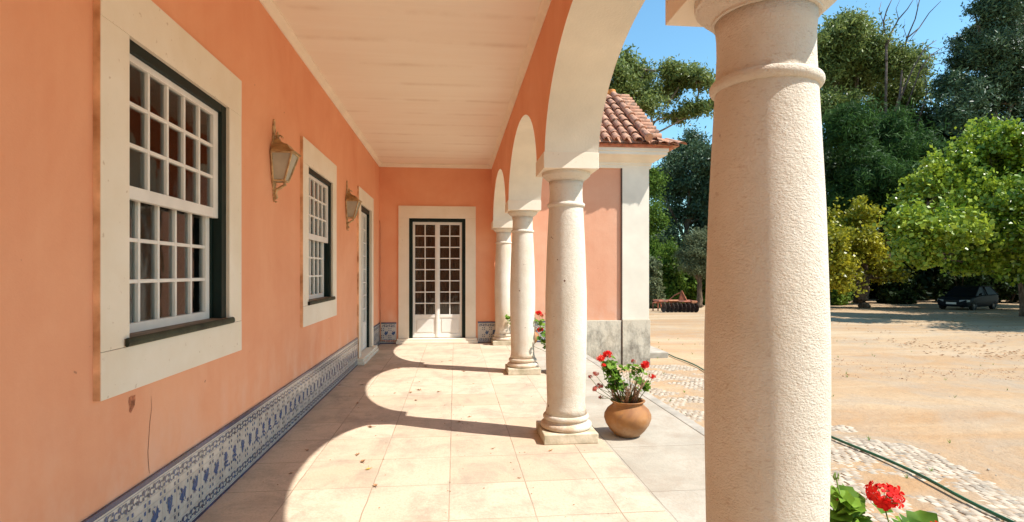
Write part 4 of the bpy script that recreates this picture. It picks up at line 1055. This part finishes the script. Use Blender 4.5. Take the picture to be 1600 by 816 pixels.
# yellowing tree, left of the car
b = base_at(1352, 35.5); D = 35.5; DV = 1.5
tree('yellowing_tree', 'small tree with yellowing leaves and short thick trunk, just right of the closest column', b,
     [limb((b, 1.15), (W(1350, 462, D), .9), (W(1354, 435, D), .8), (W(1345, 390, D), .4), (W(1345, 340, D), .15)), limb((W(1354, 440, D), .7), (W(1320, 400, D), .4), (W(1300, 370, D), .2)), limb((W(1354, 440, D), .6), (W(1385, 405, D), .3), (W(1400, 390, D), .15))],
     [blob(1347, 328, D, 18, 18, 16, .42, 50), blob(1310, 350, D, 26, 22, 26, .45, 55), blob(1292, 380, D, 30, 28, 36, .45, 55), blob(1350, 372, D, 24, 14, 16, .4, 50), blob(1335, 412, D, 32, 22, 40, .45, 60), blob(1300, 420, D, 28, 22, 32, .45, 60), blob(1375, 415, D, 24, 18, 26, .45, 55), blob(1400, 430, D, 18, 10, 10, .4, 50), blob(1325, 385, D, 30, 30, 40, .45, 55), blob(1360, 395, D, 26, 24, 30, .45, 55), blob(1310, 440, D, 30, 14, 20, .4, 50), blob(1335, 345, D, 26, 20, 22, .45, 50)],
     .21, 'lf_yellow', .30, elong=1.3)
# casuarina, feathery
b = base_at(1340, 42); D = 42; DV = 2.5; LS = .54; DN = 2.7; CN = 1.7
tree('casuarina_tree', 'feathery dark green casuarina filling the middle behind the yellowing tree', b,
     [limb((b, 1), (W(1345, 380, D), .8), (W(1350, 280, D), .5), (W(1350, 200, D), .15)), limb((W(1345, 380, D), .6), (W(1420, 280, D), .3), (W(1440, 220, D), .1))],
     [blob(1330, 200, D, 36, 36, 34, .8, 130), blob(1375, 215, D, 36, 36, 34, .8, 130), blob(1310, 260, D, 45, 40, 45, .8, 130), blob(1370, 275, D, 50, 40, 50, .8, 130), blob(1420, 250, D, 40, 45, 40, .8, 130), blob(1300, 320, D, 40, 30, 24, .8, 120), blob(1440, 310, D, 50, 40, 34, .8, 120), blob(1365, 330, D, 45, 25, 20, .8, 110)],
     .32, 'lf_pine', .35, elong=6)
# tall eucalyptus upper left of right-hand view
b = base_at(1350, 50); D = 50
tree('round_eucalyptus', 'tall olive-green eucalyptus with rounded top directly right of the closest column', b,
     [limb((b, 1), (W(1352, 320, D), .8), (W(1345, 200, D), .6), (W(1335, 90, D), .25)), limb((W(1352, 300, D), .6), (W(1400, 180, D), .4), (W(1415, 110, D), .2)), limb((W(1345, 220, D), .5), (W(1300, 130, D), .25))],
     [blob(1325, 50, D, 28, 22, 40, .9, 100), blob(1350, 75, D, 30, 30, 44, .9, 100), blob(1305, 85, D, 30, 30, 44, .9, 100), blob(1330, 125, D, 40, 34, 60, .95, 100), blob(1390, 100, D, 26, 26, 30, .85, 95), blob(1425, 105, D, 18, 24, 22, .8, 90), blob(1400, 150, D, 38, 26, 50, .9, 100), blob(1300, 170, D, 34, 26, 26, .9, 90), blob(1250, 120, D, 50, 60, 60, .95, 90)],
     .36, 'lf_euc', .4, 'pale_bark', elong=3, twig=.035)
# dead bare tree
b = base_at(1390, 46); D = 46; e = thing('dead_tree', 'bare leafless branches sticking up against the blue sky', 'tree', b)
mb = MB()
def br(pts, r0, r1=.012, wig=.12):
    P = []
    n = len(pts)
    for i, (px, py) in enumerate(pts):
        v_ = Vector(W(px, py, D+1.2*math.sin(px*.13+py*.07))); P.append(v_)
    rr = [r0+(r1-r0)*i/(n-1) for i in range(n)]; mb.tube(P, rr, 7)
br([(1385, 470), (1388, 300), (1384, 160), (1385, 92)], .16, .08)
br([(1385, 95), (1384, 60), (1380, 35), (1386, 15), (1396, -6)], .10, .025); br([(1385, 75), (1392, 52), (1404, 30), (1418, 14), (1430, -5)], .09, .02)
br([(1380, 35), (1374, 16), (1377, 3)], .04, .015); br([(1386, 300), (1405, 160), (1411, 90), (1417, 60), (1430, 30), (1438, -5)], .10, .03)
br([(1417, 60), (1436, 44), (1452, 20), (1470, 2)], .06, .02); br([(1430, 30), (1434, 14), (1432, -4)], .04, .015); br([(1436, 44), (1427, 56), (1420, 66)], .03, .02)
br([(1405, 160), (1425, 110), (1445, 75), (1463, 63)], .08, .02); br([(1440, 82), (1456, 74), (1466, 76)], .03, .012)
br([(1405, 200), (1438, 108), (1455, 86), (1480, 70)], .07, .02); br([(1455, 86), (1472, 82), (1487, 78)], .035, .012); br([(1438, 108), (1460, 101), (1476, 98)], .03, .012)
br([(1430, 210), (1448, 145), (1464, 128), (1478, 112)], .06, .02); br([(1448, 145), (1445, 120), (1452, 98)], .04, .012); br([(1438, 112), (1446, 98), (1443, 88)], .02, .01)
br([(1404, 30), (1400, 14), (1407, -2)], .03, .012); br([(1384, 60), (1396, 66), (1406, 58)], .025, .01); br([(1417, 60), (1412, 44), (1414, 30)], .025, .01)
mb.build('trunk', 'dead_wood', e, smooth='all')
# tall eucalyptus right
b = base_at(1555, 44); D = 44; CN = 1.15; DN = 2.2
tree('tall_eucalyptus', 'tallest dark blue-green eucalyptus at the upper right corner', b,
     [limb((b, 1), (W(1556, 300, D), .8), (W(1553, 160, D), .6), (W(1560, 40, D), .4), (W(1575, -60, D), .15)), limb((W(1555, 240, D), .5), (W(1500, 160, D), .3), (W(1470, 120, D), .12)), limb((W(1555, 120, D), .4), (W(1530, 50, D), .25), (W(1520, 10, D), .1)), limb((W(1556, 220, D), .5), (W(1600, 120, D), .3))],
     [blob(1534, 12, D, 12, 10, 9, .6, 90), blob(1570, 10, D, 26, 30, 40, .8, 95), blob(1525, 60, D, 22, 20, 22, .7, 90), blob(1560, 70, D, 34, 30, 46, .8, 95), blob(1510, 95, D, 30, 22, 28, .75, 90), blob(1545, 130, D, 45, 30, 48, .8, 90), blob(1490, 135, D, 26, 18, 18, .7, 90), blob(1595, 110, D, 35, 50, 60, .8, 95), blob(1500, 175, D, 36, 26, 28, .75, 90), blob(1570, 185, D, 50, 30, 44, .8, 90),
      blob(1620, 30, D, 40, 60, 70, .85, 90), blob(1640, 160, D, 50, 60, 60, .85, 90), blob(1530, 230, D, 60, 30, 40, .85, 90), blob(1590, -30, D, 40, 40, 40, .85, 80)],
     .30, 'lf_euc_dark', .36, 'pale_bark', elong=3, twig=.035)
# dark tree behind, to close the middle
b = base_at(1460, 52); D = 52; CN = 1.7; DN = 2.7
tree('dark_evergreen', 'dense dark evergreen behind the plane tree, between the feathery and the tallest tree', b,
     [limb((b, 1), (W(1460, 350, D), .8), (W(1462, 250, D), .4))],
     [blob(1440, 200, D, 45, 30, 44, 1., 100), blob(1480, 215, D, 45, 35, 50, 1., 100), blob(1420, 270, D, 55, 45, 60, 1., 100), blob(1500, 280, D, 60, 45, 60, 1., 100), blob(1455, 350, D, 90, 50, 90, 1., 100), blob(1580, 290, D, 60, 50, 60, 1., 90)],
     .38, 'lf_shaded', .4, elong=2.2)
# eucalyptus seen through the arch
b = base_at(905, 27); D = 27; DV = .8; CN = 1.3; DN = 2.2
tree('spreading_eucalyptus', 'airy light green eucalyptus seen through the arch above the clay roof', b,
     [limb((b, 1), (W(915, 300, D), .85), (W(930, 230, D), .7), (W(950, 190, D), .4)), limb((W(930, 230, D), .3), (W(985, 210, D), .22), (W(1030, 206, D), .18), (W(1060, 190, D), .12), (W(1085, 178, D), .06)), limb((W(930, 225, D), .3), (W(1000, 200, D), .2), (W(1050, 178, D), .1)), limb((W(930, 220, D), .35), (W(985, 150, D), .2), (W(1010, 110, D), .08)), limb((W(940, 200, D), .3), (W(1020, 196, D), .14), (W(1045, 160, D), .07))],
     [blob(975, 98, D, 16, 12, 14, .42, 70), blob(1000, 115, D, 20, 14, 18, .42, 70), blob(985, 140, D, 30, 18, 30, .45, 70), blob(1045, 108, D, 16, 12, 12, .38, 65), blob(1070, 118, D, 22, 12, 18, .4, 70), blob(1095, 125, D, 16, 11, 12, .38, 65), blob(1050, 138, D, 26, 14, 20, .42, 70), blob(1015, 165, D, 24, 14, 16, .42, 60), blob(1080, 170, D, 20, 9, 12, .38, 65), blob(1104, 168, D, 12, 7, 6, .35, 60), blob(1060, 183, D, 18, 7, 8, .36, 60),
      blob(960, 165, D, 25, 22, 18, .42, 60), blob(1140, 140, D, 24, 20, 18, .42, 60), blob(930, 120, D, 40, 40, 40, .45, 60), blob(880, 130, D, 50, 50, 50, .45, 60)],
     .22, 'lf_euc', .26, 'pale_bark', elong=3)
# dark tree between wing and closest column
b = base_at(1075, 46); D = 46; DV = 2; CN = 1.5; DN = 2.5
tree('dark_cypress_oak', 'tall dark blue-green tree behind the olive tree, between wing and closest column', b,
     [limb((b, 1), (W(1072, 380, D), .8), (W(1078, 300, D), .5), (W(1085, 240, D), .2)), limb((W(1072, 380, D), .5), (W(1040, 310, D), .3)), limb((W(1074, 350, D), .5), (W(1110, 300, D), .25))],
     [blob(1085, 228, D, 20, 18, 20, .7, 95), blob(1060, 250, D, 24, 20, 26, .7, 95), blob(1105, 250, D, 26, 24, 30, .7, 95), blob(1040, 285, D, 28, 26, 34, .7, 95), blob(1085, 290, D, 34, 26, 36, .7, 95), blob(1050, 335, D, 30, 22, 22, .7, 95), blob(1105, 340, D, 32, 26, 26, .7, 90), blob(1030, 380, D, 30, 24, 30, .7, 95), blob(1085, 385, D, 30, 20, 18, .7, 80), blob(1130, 320, D, 40, 70, 60, .8, 90)],
     .30, 'lf_euc_dark', .30, elong=2.6)
b = base_at(1010, 40); D = 40
tree('mid_green_tree', 'mid green bushy tree rising directly behind the white pilaster', b,
     [limb((b, 1), (W(1005, 400, D), .7), (W(1005, 330, D), .3))],
     [blob(1012, 285, D, 16, 24, 20, .5, 80), blob(1020, 345, D, 18, 24, 24, .5, 80), blob(1000, 320, D, 30, 50, 50, .6, 80), blob(1030, 400, D, 24, 26, 36, .5, 80), blob(1010, 420, D, 24, 26, 36, .5, 80)],
     .22, 'lf_bush', .16, elong=1.8)
# olive tree
b = base_at(1093, 37); D = 37; DV = .3
tree('olive_tree', 'grey-green olive tree with forked grey trunk behind the red harrow', b,
     [limb((b, 1.5), (W(1093, 462, D), .9), (W(1092, 435, D), .8), (W(1088, 400, D), .4)), limb((W(1092, 438, D), .6), (W(1105, 410, D), .3)), limb((W(1092, 440, D), .5), (W(1075, 410, D), .25))],
     [blob(1088, 372, D, 15, 12, 18, .4, 90), blob(1105, 378, D, 16, 14, 20, .4, 90), blob(1075, 395, D, 13, 14, 18, .4, 90), blob(1095, 400, D, 22, 16, 30, .4, 90), blob(1112, 408, D, 16, 16, 20, .4, 90), blob(1078, 418, D, 15, 10, 14, .38, 80), blob(1103, 423, D, 16, 8, 12, .38, 80)],
     .16, 'lf_olive', .19, elong=3.2)
b = base_at(1205, 45); D = 45
tree('evergreen_tree', 'dark evergreen hidden behind the closest column', b,
     [limb((b, 1), (W(1205, 360, D), .8), (W(1205, 260, D), .3))],
     [blob(1200, 190, D, 40, 40, 40, .8, 90), blob(1170, 250, D, 45, 45, 50, .8, 90), blob(1235, 260, D, 50, 45, 50, .8, 90), blob(1205, 330, D, 70, 45, 60, .8, 90), blob(1200, 400, D, 60, 30, 36, .8, 90)],
     .32, 'lf_euc_dark', .34, elong=2.4)
# bushes along the wood edge
def bush(px, D, wpx, hpx, mat, label, leafs=.2, dens=1.0, name='bush'):
    b = base_at(px, D); gy = 425+(1.4-b[2])/D*F_
    e = thing(name, label, 'bush', b, 'bushes along the edge of the wood'); n = int(70*dens); C = []
    for q in range(n):
        t = nr.random(); a = nr.uniform(0, 6.28); s = D/F_
        cx = b[0]+math.cos(a)*wpx*s*.5*(nr.random()**.5)*(1-.4*t); cy = b[1]+math.sin(a)*wpx*s*.5*(nr.random()**.5)*(1-.4*t); cz = b[2]+.2+hpx*s*t*(.75+.25*math.sin(a*3+px))
        m_ = int(75*dens); v_ = nr.normal(size=(m_, 3)); v_ /= np.linalg.norm(v_, axis=1)[:, None]; C.append(np.array([cx, cy, cz])+v_*(nr.random(m_)**.5)[:, None]*.45)
    leaves('foliage', np.concatenate(C), leafs, mat, e, 1.6)
    st = MB(); s = D/F_
    for q in range(5): st.tube([b, (b[0]+rnd.uniform(-.3, .3)*wpx*s, b[1]+rnd.uniform(-.3, .3)*wpx*s, b[2]+hpx*s*.7)], [.05, .02], 5)
    st.build('stems', 'bark', e)
bush(1020, 36, 26, 70, 'lf_olive', 'pale grey-green bush touching the white pilaster edge', .17)
bush(1050, 39, 44, 85, 'lf_bush', 'green bush directly behind the red harrow', .2)
bush(1080, 41, 50, 60, 'lf_bush', 'dark-based bush behind the olive trunk', .2)
bush(1125, 40, 50, 70, 'lf_bush', 'green bush right of the olive tree, partly behind the closest column', .2)
bush(1305, 40, 36, 55, 'lf_bush', 'low green bush left of the thick trunk of the yellowing tree', .2)
bush(1400, 42, 50, 50, 'lf_shaded', 'dark low bush between the thick trunk and the car', .22)
bush(1500, 43, 80, 60, 'lf_shaded', 'dark bush in deep shade right behind the car', .22)
bush(1580, 43, 80, 60, 'lf_shaded', 'dark bush in deep shade behind the thin trunk', .22)
# the wood behind, one mass
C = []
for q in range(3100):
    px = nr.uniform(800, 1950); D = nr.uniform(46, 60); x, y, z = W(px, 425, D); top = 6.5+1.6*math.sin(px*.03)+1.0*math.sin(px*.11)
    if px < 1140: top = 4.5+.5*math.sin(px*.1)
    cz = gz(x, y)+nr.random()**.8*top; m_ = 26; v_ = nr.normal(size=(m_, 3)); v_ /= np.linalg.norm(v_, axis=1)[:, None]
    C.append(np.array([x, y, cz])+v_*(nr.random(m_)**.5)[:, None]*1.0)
o = leaves('wood', np.concatenate(C), .5, 'lf_shaded', None, 1.6, origin=(40, 40, -.9)); tag(o, 'shade-darkened mass of woodland undergrowth behind the garden trees', 'woodland', kind='stuff')
# canopy trees to the right of the picture whose shade falls across the drive
DV = 1.5
for px, D, lab in ((1640, 37, 'unseen leafy tree added behind the car to deepen its shade'), (1614, 32.3, 'leafy tree just beyond the right edge of the picture, farther one of the front row'), (1805, 25, 'leafy tree beyond the right edge of the picture, middle one of the front row'), (1925, 19.5, 'leafy tree beyond the right edge of the picture, nearest of the front row')):  # the one behind the car is added only to darken that spot
    b = base_at(px, D); k_ = F_/D
    tree('shade_tree', lab, b, [limb((b, 1), (W(px, 425-k_*1.2, D), .8), (W(px, 425-k_*4, D), .3))],
         [blob(px+k_*u, 425-k_*h_, D, k_*3.0, k_*1.7, 95, .7, 40) for u, h_ in ((-1.8, 2.6), (1.5, 2.8), (0, 4.4), (-.6, 3.3), (2.6, 3.6))], .34, 'lf_plane', .2, group='shade trees beyond the picture edge', elong=1.4)  # unseen crowns enlarged to strengthen the shade on the drive

# ------------------------------------------------------------------ leaf litter and tufts on the sand
mb = MB(); hl = []
for q in range(2600):
    px = rnd.uniform(1290, 1620); py = 478+150*rnd.random()**1.9; D = 2.2/((py-425)/F_)
    x, y, z = W(px, py, D)
    if x < 4.7 or mnoise.noise((x*.35, y*.35, 2))+.5*mnoise.noise((x*1.3, y*1.3, 7)) < rnd.uniform(-.1, .45): continue
    z = gz(x, y)+.02; s = rnd.uniform(.02, .055)*(1 if D > 12 else .5); a = rnd.uniform(0, 3.14)
    dx, dy = s*math.cos(a), s*math.sin(a)
    mb.add([(x-dx, y-dy, z), (x+dy*.5, y-dx*.5, z+.012), (x+dx, y+dy, z+.004), (x-dy*.5, y+dx*.5, z+.018)], [(0,1,2,3)])
tag(mb.build('leaf_litter', 'dry_leaf', None, origin=(15, 15, -.6)), 'fallen brown leaves strewn over the sandy drive', 'leaf litter', kind='stuff')
mb = MB(); hl = []
for q in range(90):
    if q < 60: x = rnd.uniform(4.4, 11); y = rnd.uniform(2.5, 16)
    else: x = rnd.uniform(2.3, 4.4); y = rnd.uniform(3, 11)
    z = gz(x, y)
    for j in range(7):
        a = rnd.uniform(0, 6.28); h_ = rnd.uniform(.02, .06); r_ = rnd.uniform(.01, .04)
        mb.add([(x-.003, y, z), (x+.003, y, z), (x+r_*math.cos(a), y+r_*math.sin(a), z+h_+.01)], [(0,1,2)])
        hl.append(rnd.random())
o = mb.build('grass_tufts', 'ger_leaf', None, origin=(6, 8, -.4)); sethue(o, hl); tag(o, 'sparse little weed tufts on sand and cobbles', 'weeds', kind='stuff')
mb = MB()
for q in range(170):
    x = rnd.uniform(2.4, 14); y = rnd.uniform(2.5, 20); s = rnd.uniform(.005, .014)
    z = gz(x, y)+s*.4
    if x < 4.6: z += .02
    mb.lathe([(0, -s*.6), (s*rnd.uniform(.8, 1.2), -s*.2), (s*.8, s*.4), (0, s*.6)], (x, y, z), 5)
tag(mb.build('pebbles', 'kerb', None, origin=(6, 8, -.4)), 'small grey pebbles sprinkled over the sandy ground', 'pebbles', kind='stuff')

# ------------------------------------------------------------------ disc harrow
bc = W(1053, 487, 31.8); gzh = gz(bc[0], bc[1]); hw = thing('disc_harrow', 'rusty red disc harrow parked on the sand in front of the olive tree', 'farm machine', (bc[0], bc[1], gzh))
rt = Vector((math.cos(TH), -math.sin(TH), 0)); fwv = Vector((math.sin(TH), math.cos(TH), 0)); O = Vector((bc[0], bc[1], gzh))
def HP(u, d, z): return O+rt*u+fwv*d+Vector((0, 0, z))
mb = MB()
def beam(mb, a, b_, r_=.05, mi=0): mb.tube([HP(*a), HP(*b_)], r_, 4, mi)
for d in (-.5, .7): beam(mb, (-1.0, d, .62), (1.15, d, .60), .055)
beam(mb, (-1.0, -.5, .62), (-1.0, .7, .62)); beam(mb, (.2, -.5, .61), (.2, .7, .61)); beam(mb, (1.15, -.5, .60), (1.15, .7, .60)); beam(mb, (-.45, -.55, .66), (.1, -.55, .66), .05, 1)
for u in (-.9, -.3, .3, .9): beam(mb, (u, -.5, .60), (u+.04, -.5, .28), .035)
for u in (-1.0, -1.28): beam(mb, (u, -.3, .55), (u, -.35, .06), .035)
beam(mb, (-1.3, -.3, .52), (-.9, -.4, .58), .04)
mb.build('frame', ['rust_red', 'rust_orange'], hw)
mb = MB(); beam(mb, (.25, -.1, .62), (.42, -.1, 1.17), .045); beam(mb, (.70, -.1, .62), (.42, -.1, 1.17), .05); beam(mb, (.42, -.1, 1.15), (.05, .1, .92), .035); beam(mb, (.05, .1, .92), (-.25, .1, .66), .03)
mb.add([HP(.28, -.12, .62), HP(.70, -.12, .62), HP(.44, -.12, 1.12)], [(0,1,2)]); mb.lathe([(0, -.05), (.06, -.03), (.06, .03), (0, .05)], HP(.42, -.1, 1.17), 8)
mb.build('hitch', 'rust_red', hw)
MB().box(*(tuple(HP(.80, -.62, .50)), tuple(HP(1.08, -.38, .66)))).build('weight_box', 'rust_orange', hw, bevel=.02)
def disc(parent, u, d):
    mb = MB(); n = 20; vs = []
    ax = (rt*.93+fwv*.36*(1 if d < 0 else -1)).normalized(); up = Vector((0, 0, 1)); sd = ax.cross(up).normalized(); c = HP(u, d, .27)
    for r_, o_ in ((0, .05), (.16, .035), (.27, 0), (.27, -.012), (.0, .035)):
        for k in range(n): t = 2*math.pi*k/n; vs.append(c+(up*math.cos(t)+sd*math.sin(t))*r_+ax*o_)
    mb.add(vs, [(i*n+k, i*n+(k+1) % n, (i+1)*n+(k+1) % n, (i+1)*n+k) for i in range(4) for k in range(n)])
    return mb.build('disc', 'disc_steel', parent, smooth=50)
for q in range(9): disc(hw, -.72+.22*q, -.5-.02*q)
for q in range(9): disc(hw, -.72+.22*q, .7-.02*q)
MB().tube([HP(-.8, -.5, .27), HP(1.15, -.65, .27)], .03, 8).build('axle', 'disc_steel', hw)

# ------------------------------------------------------------------ car
cx0, cy0, _ = W(1512, 470, 34); cz0 = gz(cx0, cy0)+.02
car = thing('parked_car', 'dark hatchback parked nose-out in the deep shade under the trees', 'car', (cx0, cy0, cz0))
hd = Vector((-.915, -.396, 0)).normalized(); sd = Vector((-hd.y, hd.x, 0))
def CP(l, s_, z): return Vector((cx0, cy0, cz0))+hd*l+sd*s_+Vector((0, 0, z))
# stations along the length: (l, half width bottom, half width belt, z bottom, z belt)
st_ = [(2.05, .58, .60, .30, .52), (1.98, .72, .74, .22, .62), (1.75, .80, .81, .20, .72), (1.1, .83, .84, .20, .80), (.6, .84, .845, .18, .86), (-.6, .84, .85, .18, .88), (-1.5, .83, .84, .20, .90), (-1.95, .80, .80, .24, .90), (-2.08, .72, .72, .34, .80)]
mb = MB(); n = 10; vs = []
for l, wb, wt, zb_, zt_ in st_:
    ring = [(-wb*.9, zb_), (-wb, zb_+.1), (-wt*1.02, (zb_+zt_)/2), (-wt, zt_-.05), (-wt*.93, zt_), (wt*.93, zt_), (wt, zt_-.05), (wt*1.02, (zb_+zt_)/2), (wb, zb_+.1), (wb*.9, zb_)]
    vs += [CP(l, s_, z) for s_, z in ring]
ns = len(st_)
mb.add(vs, [(i*n+k, i*n+(k+1) % n, (i+1)*n+(k+1) % n, (i+1)*n+k) for i in range(ns-1) for k in range(n)]+[tuple(range(n)), tuple((ns-1)*n+k for k in range(n))])
# roof panel and pillars
cab = [(.95, .74, .83), (.15, .60, 1.36), (-.3, .60, 1.41), (-1.3, .60, 1.38), (-1.95, .72, .90)]
mb.add([CP(.12, -.60, 1.35), CP(.12, .60, 1.35), CP(-.4, .61, 1.42), CP(-.4, -.61, 1.42), CP(-1.4, .59, 1.385), CP(-1.4, -.59, 1.385)], [(0,1,2,3), (3,2,4,5)])
for s_ in (-1, 1):
    for a, b_ in (((.98, .76, .83), (.12, .61, 1.36)), ((-.45, .82, .86), (-.45, .62, 1.40)), ((-1.95, .76, .88), (-1.4, .60, 1.38)), ((.12, .605, 1.365), (-1.4, .60, 1.385))):
        mb.tube([CP(a[0], s_*a[1], a[2]), CP(b_[0], s_*b_[1], b_[2])], .035, 6)
mb.build('body', 'car_paint', car, smooth=40)
mb = MB(); q = lambda *p: mb.add([CP(*a) for a in p], [(0,1,2,3)])
q((.95, -.72, .83), (.95, .72, .83), (.14, .585, 1.345), (.14, -.585, 1.345)); mb.build('windscreen', 'car_glass', car)
mb = MB(); q((-1.93, .70, .90), (-1.93, -.70, .90), (-1.41, -.57, 1.375), (-1.41, .57, 1.375))
mb.build('rear_window', 'car_glass', car)
for s_ in (-1, 1):
    mb = MB(); mb.add([CP(.93, s_*.755, .84), CP(-1.9, s_*.77, .89), CP(-1.39, s_*.60, 1.37), CP(.13, s_*.605, 1.35)], [(0,1,2,3)]); mb.build('side_window', 'car_glass', car)
    MB().tube([CP(.72, s_*.84, .93), CP(.70, s_*.98, .95)], [.05, .07], 8).build('mirror', 'car_paint', car)
    mb = MB(); mb.add([CP(1.99, s_*.74, .50), CP(2.06, s_*.40, .50), CP(2.05, s_*.40, .61), CP(1.96, s_*.76, .635), CP(1.80, s_*.83, .62), CP(1.82, s_*.825, .52)], [(0,1,2,3), (0,3,4,5)]); mb.build('headlight', 'lamp_clear', car)
    for l in (1.28, -1.27):
        c = CP(l, s_*.76, .30); m_ = MB()
        def ring(m_, prof, seg=24):
            vs = []
            for r_, o_ in prof:
                for k in range(seg): t = 2*math.pi*k/seg; vs.append(c+sd*s_*o_+hd*r_*math.cos(t)+Vector((0, 0, 1))*r_*math.sin(t))
            m_.add(vs, [(i*seg+k, i*seg+(k+1) % seg, (i+1)*seg+(k+1) % seg, (i+1)*seg+k) for i in range(len(prof)-1) for k in range(seg)])
        ring(m_, [(.20, -.1), (.30, -.1), (.31, 0), (.30, .09), (.20, .10)]); wl = m_.build('tyre', 'tyre', car, smooth=50)
        m_ = MB(); ring(m_, [(.20, .095), (.17, .06), (.05, .07), (.0, .08)]); m_.build('rim', 'rim', wl if False else car, smooth=50)
mb = MB(); mb.add([CP(2.085, -.26, .36), CP(2.085, .26, .36), CP(2.085, .26, .47), CP(2.085, -.26, .47)], [(0,1,2,3)]); mb.build('number_plate', 'plate', car)
mb = MB(); mb.add([CP(2.075, -.38, .51), CP(2.075, .38, .51), CP(2.06, .38, .60), CP(2.06, -.38, .60)], [(0,1,2,3)]); mb.build('grille', 'tyre', car)
